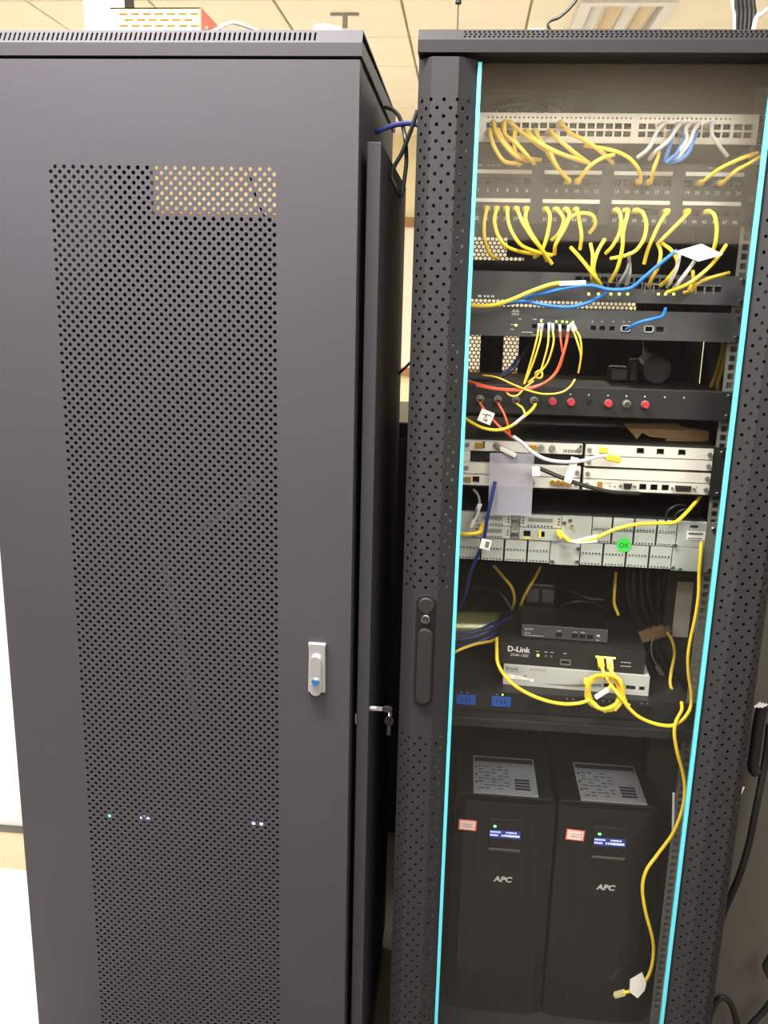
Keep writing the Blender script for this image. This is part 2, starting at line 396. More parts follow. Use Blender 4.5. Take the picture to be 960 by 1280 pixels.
# silver swing handle with its blue lock
h = MB(); hx0, hx1, hz0, hz1 = -0.1478, -0.1181, 0.963, 1.051
h.prism([(hx0, hz0), (hx1, hz0), (hx1-0.001, hz1-0.01), (hx1+0.0005, hz1), (hx0-0.0005, hz1), (hx0+0.001, hz1-0.01)], 'y', LY-0.008, LY)
h.build('handle', 'silver', ldoor, bevel=0.002)
def stadium(cx, z0, z1, r, n=10):
    P = [(cx+r*math.cos(math.pi+math.pi*k/n), z0+r+r*math.sin(math.pi+math.pi*k/n)) for k in range(n+1)]
    return P+[(cx+r*math.cos(math.pi*k/n), z1-r+r*math.sin(math.pi*k/n)) for k in range(n+1)]
hc = (hx0+hx1)/2
MB().prism(stadium(hc-0.001, hz0-0.004, hz1-0.020, 0.0095), 'y', LY-0.014, LY-0.007).build('handle_lever', 'silver', ldoor, bevel=0.0015)
MB().cyl((hc-0.001, LY-0.017, 0.985), (hc-0.001, LY-0.012, 0.985), 0.0068, seg=20).build('lock_ring', 'chrome', ldoor, bevel=0.0008)
MB().cyl((hc-0.001, LY-0.0185, 0.985), (hc-0.001, LY-0.0165, 0.985), 0.0052, seg=20).build('lock', 'blue_lock', ldoor)
# cap with slotted front slope
cap = MB(); cz0, cz1, cz2 = 1.9405, 1.9575, 1.9775; cy2 = LY+0.014
cap.prism([(LY+0.001, cz0), (LY, cz1), (LY+0.012, cz1+0.004), (LB, cz2-0.004), (LB, cz0)], 'x', LX0-0.002, LX1+0.0025)
cap.build('top_cap', 'rack_paint', lc)
Lh = math.hypot(cz2-cz1, cy2-LY); sl = MB()
sl.plate(LX0-0.002, LX1+0.0025, 0, Lh, 0, 0.003, [(-0.671+0.0073*k, -0.671+0.0073*k+0.0031, 0.004, Lh-0.005) for k in range(73)])
sl.xf(Matrix.Translation((0, LY, cz1)) @ Matrix.Rotation(-math.atan2(cy2-LY, cz2-cz1), 4, 'X'))
sl.build('vent_strip', 'rack_paint', lc)
MB().box(LX0-0.002, LX1+0.0025, cy2, LB, cz2-0.003, cz2).build('roof', 'rack_paint', lc)
# frame: side walls, base, back with an open top window
MB().box(LX0, LX0+0.012, LY+0.03, LB, 0.06, cz0).build('side_wall', 'rack_paint', lc)
MB().box(LX1-0.014, LX1-0.002, LY+0.03, LB, 0.06, cz0).build('side_wall', 'rack_paint', lc)
MB().box(LX0, LX1-0.002, LY+0.03, LB, 0.03, 0.09).build('base', 'rack_inside', lc)
MB().box(LX0+0.012, -0.594, LB-0.015, LB, 0.09, cz0).build('back_post', 'rack_inside', lc)
MB().box(-0.594, LX1-0.014, LB-0.015, LB, 0.09, 1.768).build('back_panel', 'rack_inside', lc)
MB().box(-0.30, LX1-0.014, LB-0.015, LB, 1.768, cz0).build('back_light_block', 'rack_inside', lc)  # unseen piece added to let less light into the cabinet
MB().box(LX0+0.012, LX1-0.014, LY+0.03, LY+0.06, 1.90, cz0).build('front_beam', 'rack_inside', lc)
for x0, x1 in ((LX0+0.012, LX0+0.05), (LX1-0.052, LX1-0.014)):
    MB().box(x0, x1, 0.05, 0.09, 0.09, 1.90).build('post', 'rack_inside', lc)
for x, y in ((-0.64, 0.02), (-0.11, 0.02), (-0.64, 0.5), (-0.11, 0.5)):
    MB().cyl((x, y, 0), (x, y, 0.03), 0.025, 0.02).build('foot', 'plastic_black', lc)
# outer side panel standing proud of the frame, with its cam latch and lock barrel
sp = MB().box(-0.070, -0.049, 0.0, 0.545, 0.05, 1.833).build('side_panel', 'rack_paint', lc, bevel=0.0015)
MB().cyl((-0.049, 0.02, 0.909), (-0.038, 0.02, 0.909), 0.006, seg=14).build('lock_barrel', 'chrome', sp)
MB().box(-0.0735, -0.070, 0.005, 0.017, 0.884, 0.903).build('latch_cam', 'chrome', sp, bevel=0.001)

# keys left in the side panel lock
kk = thing('key_pair', 'two keys with dark bows hanging in the side panel lock', 'keys', (-0.03, 0.02, 0.87))
MB().box(-0.038, -0.027, 0.0188, 0.0212, 0.9055, 0.9125).build('blade', 'silver', kk)
MB().prism([(-0.0185+0.0095*math.cos(t*math.pi/8), 0.909+0.0062*math.sin(t*math.pi/8)) for t in range(16)], 'y', 0.018, 0.022).build('bow', 'dark_steel', kk, bevel=0.001)
MB().tube([(-0.0135, 0.02, 0.905), (-0.0105, 0.016, 0.9015), (-0.0135, 0.014, 0.898), (-0.015, 0.018, 0.901), (-0.0135, 0.02, 0.905)], 0.0008, 6).build('ring', 'chrome', kk, smooth=True)
MB().prism([(-0.0145+0.0085*math.cos(t*math.pi/8), 0.889+0.0095*math.sin(t*math.pi/8)) for t in range(16)], 'y', 0.014, 0.0175).build('bow', 'plastic_black', kk, bevel=0.001)
MB().box(-0.0175, -0.0115, 0.0148, 0.0168, 0.862, 0.880).build('blade', 'dark_steel', kk)

# ================================================================== RIGHT CABINET (glass door)
RB = 0.62
rc = thing('server_cabinet', 'charcoal server cabinet with a glass door edged in light blue', 'cabinet', (0.3, 0.31, 0.0))
p = 0.0196
PROF = [(-1.5*p, 0.0022, 0.0215), (0.0, 0.0222, 0.0), (2*p, 0.0614, 0.0), (2*p+0.034, 0.0889, 0.020)]
def prof(u):
    for (a, x0, y0), (b, x1, y1) in zip(PROF, PROF[1:]):
        if u <= b+1e-9:
            t = (u-a)/(b-a); return x0+(x1-x0)*t, y0+(y1-y0)*t
    return PROF[-1][1:]
zt, zb_ = 1.949, 0.085
pv = 0.01135; g1 = 1.8974; n1 = 67; g2 = 0.8737; n2 = 67
def strip(mirror):
    s = MB()
    def fm(u, v, d):
        x, y = prof(u); return Vector(((0.6-x) if mirror else x, y+d, v))
    perf(s, -1.5*p, 5, g1-n1*pv, n1, p, pv, 0.0028, fm, 0.0015)
    perf(s, -1.5*p, 5, g2-n2*pv, n2, p, pv, 0.0025, fm, 0.0015)
    def solid(us, a, b):
        for u0, u1 in zip(us, us[1:]): s.quad(fm(u0, a, 0), fm(u1, a, 0), fm(u1, b, 0), fm(u0, b, 0))
    full = [q[0] for q in PROF]
    if mirror:
        nm_ = int((g1-n1*pv-g2)/pv); perf(s, -1.5*p, 5, g1-(n1+nm_)*pv, nm_, p, pv, 0.0027, fm, 0.0015)
        gm = g1-(n1+nm_)*pv
    solid(full, g1, zt); solid(full, g2, gm if mirror else g1-n1*pv); solid(full, zb_, g2-n2*pv)
    tail = [3.5*p, full[-1]]; solid(tail, gm if mirror else g1-n1*pv, g1); solid(tail, g2-n2*pv, g2)
    for u in (full[0], full[-1]): s.quad(fm(u, zb_, 0), fm(u, zt, 0), fm(u, zt, 0.012), fm(u, zb_, 0.012))
    for z in (zb_, zt):
        s.f.append(tuple(range(len(s.v), len(s.v)+6)))
        s.v += [fm(u, z, 0) for u in full]+[Vector((fm(full[-1], z, 0).x, 0.026, z)), Vector((fm(full[0], z, 0).x, 0.026, z))]
    return s
gdoor = strip(False).build('door', 'rack_paint_b', rc)
strip(True).build('door_stile', 'rack_paint_b', gdoor)
GX0, GX1, GY = 0.0889, 0.5111, 0.018
MB().box(GX0, GX1, GY, GY+0.004, 0.09, 1.9445).build('glass_pane', 'door_glass', gdoor)
MB().box(GX0-0.0005, GX0+0.0058, GY-0.004, GY+0.006, 0.09, 1.9455).build('edge_trim', 'cyan_trim', gdoor, bevel=0.0012)
MB().box(GX1-0.0058, GX1+0.0005, GY-0.004, GY+0.006, 0.09, 1.9455).build('edge_trim', 'cyan_trim', gdoor, bevel=0.0012)
# swing handle
hx = 0.0435
MB().prism(stadium(hx, 0.930, 1.1315, 0.0165, 14), 'y', -0.0035, 0.001).build('handle_plate', 'plastic_black', gdoor, bevel=0.001)
MB().prism(stadium(hx+0.0006, 0.9355, 1.0735, 0.0128, 14), 'y', -0.0095, -0.003).build('handle_lever', 'rack_inside', gdoor, bevel=0.003)
MB().cyl((hx, -0.004, 1.1130), (hx, -0.0075, 1.1130), 0.0145, 0.0125, seg=24).build('lock_cover', 'rack_inside', gdoor, bevel=0.001)
MB().cyl((hx, -0.003, 1.0905), (hx, -0.010, 1.0905), 0.0075, seg=22).build('lock_ring', 'chrome', gdoor, bevel=0.0008)
MB().cyl((hx, -0.0095, 1.0905), (hx, -0.0115, 1.0905), 0.0056, seg=22).build('lock', 'dark_steel', gdoor)
MB().box(hx-0.0008, hx+0.0008, -0.0122, -0.011, 1.086, 1.089).build('key_slot', 'chrome', gdoor)
# cap
cz0, cz1, cz2, cy2 = 1.955, 1.971, 1.9875, 0.012
MB().prism([(0.0015, cz0), (0.0, cz1), (0.011, cz1+0.003), (RB, cz2-0.004), (RB, cz0)], 'x', 0.001, 0.599).build('top_cap', 'rack_paint_b', rc)
Lh = math.hypot(cz2-cz1, cy2)
hs = []
for k in range(68):
    for j in range(3):
        hx_ = 0.0665+0.0069*k+(0.0018 if j == 1 else 0); hs.append((hx_, hx_+0.0034, 0.0045+j*0.0047, 0.0045+j*0.0047+0.0031))
sl = MB()
for j in range(3):      # one band per row keeps the sheet light
    z0 = 0 if j == 0 else 0.0038+j*0.0047; z1 = Lh if j == 2 else 0.0038+(j+1)*0.0047
    sl.plate(0.001, 0.599, z0, z1, 0, 0.002, [h for h in hs if z0 < h[2] < z1])
sl.xf(Matrix.Translation((0, 0, cz1)) @ Matrix.Rotation(-math.atan2(cy2, cz2-cz1), 4, 'X'))
sl.build('vent_strip', 'rack_paint_b', rc)
MB().box(0.001, 0.599, cy2, RB, cz2-0.003, cz2).build('roof', 'rack_paint_b', rc)
MB().box(0.004, 0.012, 0.03, RB, 0.06, cz0).build('side_wall', 'rack_paint_b', rc)
# right wall with an open slot near its back
sw = MB()
for y0, y1, z0, z1 in ((0.03, 0.545, 0.06, cz0), (0.582, RB, 0.06, cz0), (0.545, 0.582, 0.06, 1.395), (0.545, 0.582, 1.545, cz0)):
    sw.box(0.588, 0.596, y0, y1, z0, z1)
sw.build('side_wall', 'rack_paint_b', rc)
MB().box(0.012, 0.588, 0.03, RB, 0.06, 0.19).build('base', 'rack_inside', rc)
for x in (0.05, 0.55):
    for y in (0.08, 0.56): MB().cyl((x, y, 0), (x, y, 0.06), 0.025, 0.02).build('foot', 'plastic_black', rc)
for x0, x1 in ((0.012, 0.05), (0.55, 0.588)):
    MB().box(x0, x1, 0.035, 0.075, 0.19, cz0).build('front_post', 'rack_inside', rc)
    MB().box(x0, x1, 0.56, 0.60, 0.19, cz0).build('rear_post', 'rack_inside', rc)
# rear door: punched sheet above, plain below
rd = MB(); hp = 0.0094; hr = 0.0081; nx = 42; nz = 66; hx0 = 0.085; hz0 = 1.36
perf(rd, hx0, nx, hz0, nz, hp, hr, 0.0040, lambda u, v, d: Vector((u, RB-0.012+d, v)), 0.001, rim=False)
hx1 = hx0+nx*hp; hz1 = hz0+nz*hr
for a, b, c, d in ((0.012, hx0, 0.19, cz0), (hx1, 0.588, 0.19, cz0), (hx0, hx1, 0.19, hz0), (hx0, hx1, hz1, cz0)):
    rd.quad((a, RB-0.012, c), (b, RB-0.012, c), (b, RB-0.012, d), (a, RB-0.012, d))
rd.build('rear_door', 'rack_inside', rc)
# dark sheets added to block light through the rear door; one mimics a reflection
for a, b, c, d in ((0.205, 0.56, 1.625, 1.91), (0.205, 0.56, 1.36, 1.572), (0.122, 0.172, 1.36, 1.572), (0.085, 0.205, 1.74, 1.91), (0.45, 0.56, 1.572, 1.625), (0.085, 0.205, 1.63, 1.692), (0.168, 0.205, 1.70, 1.74)):
    MB().box(a, b, RB-0.03, RB-0.025, c, d).build('rear_light_block', 'rack_inside', rc)
# mounting rails with square holes
def rail(x0, x1, y):
    m = MB(); holes = []; xc = (x0+x1)/2
    z = 0.23
    while z < 1.92:
        holes.append((xc-0.0047, xc+0.0047, z, z+0.0095)); z += 0.01482
    m.plate(x0, x1, 0.19, 1.94, y, 0.002, holes)
    return m
YE = 0.14
rl = rail(0.5225, 0.5430, YE+0.002).build('mounting_rail', 'galvanised', rc)
MB().box(0.541, 0.543, YE+0.004, YE+0.06, 0.19, 1.94).build('rail_web', 'galvanised', rl)
rl2 = rail(0.057, 0.0775, YE+0.002).build('mounting_rail', 'galvanised', rc)
MB().box(0.057, 0.059, YE+0.004, YE+0.06, 0.19, 1.94).build('rail_web', 'galvanised', rl2)
# fan in the roof
fc = atz(660, 126, cz0-0.002); fan = MB().plate(-0.075, 0.075, -0.06, 0.06, 0, 0.006, [])
MB().box(fc.x-0.085, fc.x+0.085, fc.y-0.08, fc.y+0.08, cz0-0.008, cz0-0.001).build('fan_plate', 'device_grey', rc, bevel=0.001)
MB().cyl((fc.x, fc.y, cz0-0.016), (fc.x, fc.y, cz0-0.007), 0.06, seg=28).build('fan_housing', 'void', rc)
for k in range(3):
    r_ = 0.02+0.018*k
    MB().tube([(fc.x+r_*math.cos(t*math.pi/10), fc.y+r_*math.sin(t*math.pi/10), cz0-0.018) for t in range(21)], 0.0012, 5, smooth=False).build('guard_ring', 'galvanised', rc)

# ================================================================== RACK EQUIPMENT
EX0, EX1 = 0.0587, 0.5413
screw_me = MB().cyl((0, 0, 0), (0, -0.0035, 0), 0.0046, 0.0032, seg=12).mesh('screw', 'chrome', smooth=True)
# RJ45 jack: dark open box with the key notch, front at y=0, opening .0117 x .0080
def jack_mesh(name, m, w_=0.0112, h_=0.0084, up=True):
    s = 1 if up else -1; d = 0.010
    P = [(-w_/2, -h_/2*s), (w_/2, -h_/2*s), (w_/2, h_*0.18*s), (w_*0.28, h_*0.18*s), (w_*0.28, h_/2*s), (-w_*0.28, h_/2*s), (-w_*0.28, h_*0.18*s), (-w_/2, h_*0.18*s)]
    mb = MB(); n = 8
    mb.v += [Vector((a, 0, b)) for a, b in P]+[Vector((a, d, b)) for a, b in P]
    for i in range(n): mb.f.append((i, (i+1) % n, n+(i+1) % n, n+i))
    mb.f.append(tuple(range(n, 2*n)))
    return mb.mesh(name, m)
jack_up = jack_mesh('port', 'void', up=True); jack_dn = jack_mesh('port', 'void', up=False)
def screws(t, zs, y, xs=(0.0675, 0.5325)):
    for x in xs:
        for z in zs: inst('screw', screw_me, t, (x, y, z))
def led(t, m, x, y, z, r=0.0013):
    return MB().box(x-r, x+r, y-0.001, y, z-r, z+r).build('led', m, t)

# ---- 1: pale 48-port switch
z0, z1 = 1.8545, 1.898
sw1 = thing('network_switch', 'pale fronted 48-port network switch at the top of the glass cabinet', 'switch', (0.3, YE, z0))
MB().box(0.08, 0.52, YE, YE+0.25, z0, z1).build('chassis', 'device_grey', sw1)
FY = YE-0.016
groups = [(0.105, 8), (0.2215, 8), (0.343, 8), (0.4575, 2)]
PW = 0.01405; holes = []; jacks = []
for gx, n in groups:
    for i in range(n):
        xc = gx+PW*(i+0.5)
        for zc, up in ((1.8795, True), (1.8680, False)):
            jacks.append((xc, zc, up)); holes.append((xc-0.0056, xc+0.0056, zc-0.0042, zc+0.0042))
for k in range(2):
    for zc in (1.8795, 1.8680): holes.append((0.4895+k*0.0155, 0.4895+k*0.0155+0.0132, zc-0.0044, zc+0.0044))
for gx, n in groups:
    for i in range(2*n): holes.append((gx+PW*(i+0.35)/2, gx+PW*(i+0.35)/2+0.0028, 1.8895, 1.8925))
MB().plate(0.078, 0.526, z0, z1, FY, 0.008, holes).build('faceplate', 'bezel_white', sw1)
MB().box(0.078, 0.526, FY+0.008, YE, z0, z1).build('backing', 'void', sw1)
for xc, zc, up in jacks: inst('port', jack_up if up else jack_dn, sw1, (xc, FY+0.0005, zc))
MB().box(EX0, 0.078, YE-0.003, YE, z0, z1).build('ear', 'device_black', sw1); MB().box(0.526, EX1, YE-0.003, YE, z0, z1).build('ear', 'device_black', sw1)
screws(sw1, (1.8606, 1.8920), YE-0.003)

# ---- 2: 48-port patch panel with white designation strips
z0, z1 = 1.7325, 1.8262
pp = thing('patch_bay', 'black 48-port patch panel with white label strips and numbered ports', 'patch panel', (0.3, YE, z0))
def portx(n):            # n = 1..24
    g, k = divmod(n-1, 6); return (0.0978, 0.2085, 0.3197, 0.4307)[g]+0.0158*k
holes = []
for n in range(1, 25):
    for zc in (1.7970, 1.7530): holes.append((portx(n)-0.0058, portx(n)+0.0058, zc-0.0045, zc+0.0045))
MB().plate(EX0, EX1, z0, z1, YE-0.004, 0.003, holes).build('faceplate', 'device_black', pp)
MB().box(0.08, 0.52, YE, YE+0.03, z0+0.004, z1-0.004).build('chassis', 'void', pp)
for n in range(1, 25):
    for zc in (1.7970, 1.7530): inst('port', jack_dn, pp, (portx(n), YE-0.0035, zc))
for g, (a, b) in enumerate(((0.0905, 0.1836), (0.2030, 0.2946), (0.3134, 0.4055), (0.4252, 0.5161))):
    for zc in (1.8113, 1.7672): MB().box(a, b, YE-0.0062, YE-0.004, zc-0.0031, zc+0.0031).build('label_strip', 'paper', pp, bevel=0.0006)
nm = MB()
for n in range(1, 25):
    nm.text(str(n), 0.0078, portx(n), YE-0.0044, 1.7806); nm.text(str(n+24), 0.0078, portx(n), YE-0.0044, 1.7366)
for x0 in (0.096, 0.110, 0.118, 0.126, 0.25, 0.46): nm.box(x0, x0+0.006, YE-0.0044, YE-0.004, 1.8205, 1.8213)
nm.build('port_numbers', 'print_white', pp)
MB().cyl((0.5305, YE-0.004, 1.7755), (0.5305, YE-0.0052, 1.7755), 0.0055, seg=20).build('maker_badge', 'device_grey', pp)
screws(pp, (1.8085, 1.7400), YE-0.004)

# ---- 3: black switch with green lights
z0, z1 = 1.6100, 1.6560
sw2 = thing('network_switch', 'black network switch with green port lights below the patch panel', 'switch', (0.3, YE, z0))
MB().box(0.08, 0.52, YE, YE+0.22, z0+0.001, z1).build('chassis', 'device_black', sw2)
FY = YE-0.006; holes = []; jx = [0.270+0.0138*i for i in range(12)]
for x in jx:
    for zc in (1.6465, 1.6365): holes.append((x-0.0056, x+0.0056, zc-0.0040, zc+0.0040))
for x in (0.452, 0.466, 0.480, 0.494): holes.append((x-0.006, x+0.006, 1.6310, 1.6400))
MB().plate(EX0, EX1, z0, z1, FY, 0.006, holes).build('faceplate', 'device_grey', sw2)
MB().box(0.082, 0.518, FY+0.0055, YE+0.002, z0+0.002, z1-0.002).build('backing', 'void', sw2)
for x in jx:
    inst('port', jack_up, sw2, (x, FY+0.0005, 1.6465)); inst('port', jack_dn, sw2, (x, FY+0.0005, 1.6365))
fr = MB()
for x in (0.384, 0.398, 0.452, 0.466, 0.480, 0.494):
    fr.box(x-0.0065, x-0.0052, FY-0.001, FY, 1.6265, 1.6405); fr.box(x-0.0065, x+0.006, FY-0.001, FY, 1.6395, 1.6408)
fr.build('port_frames', 'galvanised', sw2)
for k, u in enumerate((736, 748, 763.5, 774, 784.5, 823, 832, 842)):
    q = at(u, 367.5, FY); led(sw2, 'led_lime' if k % 3 else 'led_yellow', q.x, FY, q.z, 0.0019)
tx = MB()
for k, (a, wd) in enumerate(((0.106, 0.006), (0.116, 0.003), (0.121, 0.004), (0.128, 0.002), (0.131, 0.002))): tx.box(a, a+wd, FY-0.0004, FY, 1.6135, 1.6165)
tx.build('printing', 'print_white', sw2)
screws(sw2, (1.6165, 1.6490), FY)

# ---- 4: slim firewall/router with the bridge logo
z0, z1 = 1.5505, 1.5975
ro = thing('network_router', 'dark grey slim network device with bridge logo above the black drawer', 'router', (0.3, YE, z0))
MB().box(0.08, 0.515, YE, YE+0.2, z0+0.001, z1-0.001).build('chassis', 'device_black', ro)
FY = YE-0.006; px_ = []; holes = []
for u in (668, 675, 683.5, 690, 697.5, 704, 711.5, 718, 741.5, 753, 765): px_.append(at(u, 409, FY).x)
for x in px_: holes.append((x-0.0042, x+0.0042, 1.5645, 1.5715))
for u in (782, 811, 825): holes.append((at(u, 411, FY).x-0.006, at(u, 411, FY).x+0.006, 1.5645, 1.5725))
MB().plate(EX0, EX1, z0, z1, FY, 0.006, holes).build('faceplate', 'device_grey', ro)
MB().box(0.082, 0.513, FY+0.0055, YE+0.002, z0+0.002, z1-0.002).build('backing', 'void', ro)
pm = jack_mesh('port', 'plastic_black', 0.0084, 0.007, True)
for x in px_: inst('port', pm, ro, (x, FY+0.0005, 1.568))
fr = MB()
for u in (782, 811):
    x = at(u, 411, FY).x
    for a, b, c, d in ((-0.0078, -0.006, 1.5630, 1.5740), (0.006, 0.0078, 1.5630, 1.5740), (-0.0078, 0.0078, 1.5725, 1.5740), (-0.0078, 0.0078, 1.5630, 1.5645)): fr.box(x+a, x+b, FY-0.0015, FY, c, d)
fr.build('port_frames', 'box_white', ro)
c = at(644.5, 389.5, FY); lg = MB()
for k, hh in enumerate((0.002, 0.0035, 0.005, 0.0035, 0.002, 0.0035, 0.005, 0.0035, 0.002)): lg.box(c.x-0.0058+k*0.00145-0.0004, c.x-0.0058+k*0.00145+0.0004, FY-0.0005, FY, c.z-0.0006, c.z-0.0006+hh)
lg.text('CISCO', 0.0056, c.x, FY-0.0005, c.z-0.0058, bold=0.0001, xs=0.75)
q = at(648, 399, FY); lg.box(q.x, q.x+0.005, FY-0.0004, FY, q.z, q.z+0.001)
q = at(638, 406, FY); lg.box(q.x, q.x+0.008, FY-0.0004, FY, q.z, q.z+0.001)
q = at(638, 412, FY); lg.box(q.x, q.x+0.006, FY-0.0004, FY, q.z, q.z+0.001)
for u, v, wd in ((666, 399.5, 0.006), (675, 399.5, 0.006), (652, 415.5, 0.018), (664, 419, 0.014), (684, 421, 0.005)):
    q = at(u, v, FY); lg.box(q.x, q.x+wd, FY-0.0004, FY, q.z, q.z+0.0011)
for u in (740, 752, 766, 779, 786): q = at(u, 402.5, FY); lg.box(q.x, q.x+0.0015, FY-0.0004, FY, q.z, q.z+0.0015)
lg.build('logo_and_printing', 'print_white', ro)
for u, v, m in ((645, 406.5, 'led_yellow'), (676.5, 401.5, 'led_lime'), (695.5, 402, 'led_lime'), (703, 402, 'led_lime'), (708.5, 402.5, 'led_lime'), (716, 402.5, 'led_lime')):
    q = at(u, v, FY); led(ro, m, q.x, FY, q.z, 0.0016)
screws(ro, (1.5580, 1.5895), FY)

# ---- 5: fibre drawer with round couplers
z0, z1 = 1.4195, 1.4695
od = thing('fibre_termination_box', 'black fibre patch drawer with a row of round couplers and red caps', 'fibre panel', (0.3, YE, 1.4195))
MB().box(EX0, EX1, YE-0.006, YE, z0, z1).build('faceplate', 'device_black', od, bevel=0.0015)
MB().box(0.075, 0.525, YE, YE+0.26, z0+0.002, z1-0.002).build('drawer_body', 'device_black', od)
FY = YE-0.006
CONN = {}
for k, (u, kind) in enumerate(((600, 's'), (622.5, 's'), (645, 's'), (667.5, 's'), (690.5, 'r'), (713.5, 'r'), (736.5, 'h'), (760, 'r'), (783, 'n'), (806, 'r'))):
    q = at(u, 498+(u-600)*0.035, FY); CONN[k] = q; X, Z = q.x, 1.4437
    if kind == 'h':
        MB().cyl((X, FY-0.0005, Z), (X, FY+0.0002, Z), 0.0055, seg=16).build('coupler_hole', 'void', od); continue
    cp = MB().cyl((X, FY, Z), (X, FY-0.004, Z), 0.0068, seg=16).build('coupler', 'galvanised', od, smooth=True)
    if kind == 'r': MB().cyl((X, FY-0.003, Z), (X, FY-0.012, Z), 0.0060, 0.0052, seg=16).build('red_cap', 'red_cap', cp, smooth=True)
    else: MB().cyl((X, FY-0.003, Z), (X, FY-0.012, Z), 0.0045, seg=14).build('threaded_barrel', 'chrome', cp, smooth=True)
mk = MB()
for u in (694, 713, 736, 760, 783, 806, 831, 855):
    q = at(u, 489.5+(u-600)*0.03, FY); mk.box(q.x-0.001, q.x+0.001, FY-0.0004, FY, q.z-0.0012, q.z+0.0012)
mk.build('coupler_numbers', 'print_white', od)
screws(od, (1.4275, 1.4615), FY)

# ---- 6: white two-unit transmission chassis with cards
z0, z1 = 1.2905, 1.3725
wc = thing('card_chassis', 'white fronted card chassis with mixed ports between fibre drawer and grey router', 'chassis', (0.3, YE, z0))
MB().box(0.085, 0.515, YE+0.012, YE+0.30, z0, z1).build('chassis', 'void', wc)
tp = MB().box(0.075, 0.525, YE, YE+0.30, z1, z1+0.002).box(0.075, 0.525, YE, YE+0.30, z0-0.002, z0).box(0.075, 0.085, YE, YE+0.30, z0, z1).box(0.515, 0.525, YE, YE+0.30, z0, z1)
tp.build('case', 'device_black', wc)
MB().box(EX0, 0.080, YE-0.004, YE, z0, z1).build('ear', 'pcb_green', wc); MB().box(0.519, EX1, YE-0.004, YE, z0-0.002, z1+0.002).build('ear', 'device_black', wc)
rows = [1.3722, 1.3520, 1.3318, 1.3112, 1.2908]
XL0, XM, XR = 0.094, 0.300, 0.518
jackw = jack_mesh('port', 'void', 0.0115, 0.0095, True)
def card(x0, x1, zb, zt, holes=(), screws_=True, m='chassis_white', y=YE-0.003):
    c = MB().plate(x0, x1, zb+0.0008, zt-0.0008, y, 0.014, holes).build('module_card', m, wc)
    if screws_:
        for x in (x0+0.006, x1-0.006): MB().cyl((x, y, (zb+zt)/2), (x, y-0.004, (zb+zt)/2), 0.0042, 0.0034, seg=12).build('thumb_screw', 'galvanised', c, smooth=True)
    return c
# row 1
c1 = card(XL0, XM-0.002, rows[1], rows[0])
jr = [at(u, 564, YE).x for u in (800, 825, 852)]
c2 = card(XM+0.004, XR, rows[1], rows[0], [(x-0.0062, x+0.0062, 1.3585, 1.3685) for x in jr])
for x in jr: inst('port', jackw, c2, (x, YE-0.003, 1.3632))
for u, m in ((599, 'gold'), (666, 'gold'), (754, 'yellow_thin')):
    q = at(u, 556+(u-590)*0.03, YE-0.003); MB().box(q.x-0.007, q.x+0.007, YE-0.0055, YE-0.003, 1.3575, 1.3675).build('coloured_label', m, c1 if u < 735 else c2, bevel=0.0006)
for u in (676, 690): q = at(u, 560, YE); MB().cyl((q.x, YE-0.003, 1.362), (q.x, YE-0.012, 1.362), 0.006, 0.0045, seg=16).build('coax_jack', 'galvanised', c1, smooth=True)
pr = MB()
for k in range(11): q = at(704+k*2.0, 563, YE); pr.box(q.x, q.x+0.0012+0.0006*(k % 2), YE-0.0034, YE-0.003, 1.3555, 1.3610)
for u in (603, 724): q = at(u, 558, YE); pr.box(q.x, q.x+0.004, YE-0.0034, YE-0.003, 1.3575, 1.3695)
pr.build('printing', 'print_dark', c1)
# row 2 : left opening is empty, right blank
card(XM+0.004, XR, rows[2]+0.001, rows[1])
MB().box(XL0, XL0+0.012, YE-0.003, YE+0.01, rows[2], rows[1]).build('slot_guide', 'chassis_white', wc)
# row 3
card(XL0, XM-0.002, rows[3], rows[2]); card(XM+0.004, XR, rows[3], rows[2]-0.002)
# row 4
zc = (rows[3]+rows[4])/2
c3 = card(XL0, XM-0.002, rows[4], rows[3], [(0.112, 0.124, zc-0.006, zc+0.006)])
q = at(597, 599, YE); MB().box(0.1005, 0.1095, YE-0.0055, YE-0.003, zc-0.005, zc+0.005).build('coloured_label', 'gold', c3)
for u in (664, 649): x = at(u, 605, YE).x; MB().cyl((x, YE-0.003, zc), (x, YE-0.013, zc), 0.0058, 0.0048, seg=16).build('coax_jack', 'galvanised', c3, smooth=True)
for u in (690, 697, 704, 711): x = at(u, 607, YE).x; MB().cyl((x, YE-0.003, zc+0.001), (x, YE-0.008, zc+0.001), 0.0046, seg=14).build('brass_jack', 'gold', c3, smooth=True)
jr = [at(u, 609, YE).x for u in (803, 817, 831)]
def dsub(x, w_): return [(x-w_/2, x+w_/2, zc-0.0042, zc+0.0042)]
xd1, xd2 = at(784, 608, YE).x, at(853, 612, YE).x
c4 = card(XM+0.004, XR, rows[4], rows[3], [(x-0.006, x+0.006, zc-0.005, zc+0.005) for x in jr]+dsub(xd1, 0.013)+dsub(xd2, 0.026))
for k, x in enumerate(jr): inst('port', jackw if k < 2 else jack_dn, c4, (x, YE-0.003, zc))
for x, w_ in ((xd1, 0.013), (xd2, 0.026)):
    P = [(x-w_/2-0.001, zc+0.005), (x+w_/2+0.001, zc+0.005), (x+w_/2-0.0012, zc-0.005), (x-w_/2+0.0012, zc-0.005)]
    MB().prism(P, 'y', YE-0.0065, YE-0.002).build('serial_port', 'dark_steel', c4, bevel=0.0008)
    for s in (-1, 1): MB().cyl((x+s*(w_/2+0.0055), YE-0.003, zc), (x+s*(w_/2+0.0055), YE-0.0065, zc), 0.0026, seg=8).build('jack_post', 'galvanised', c4)
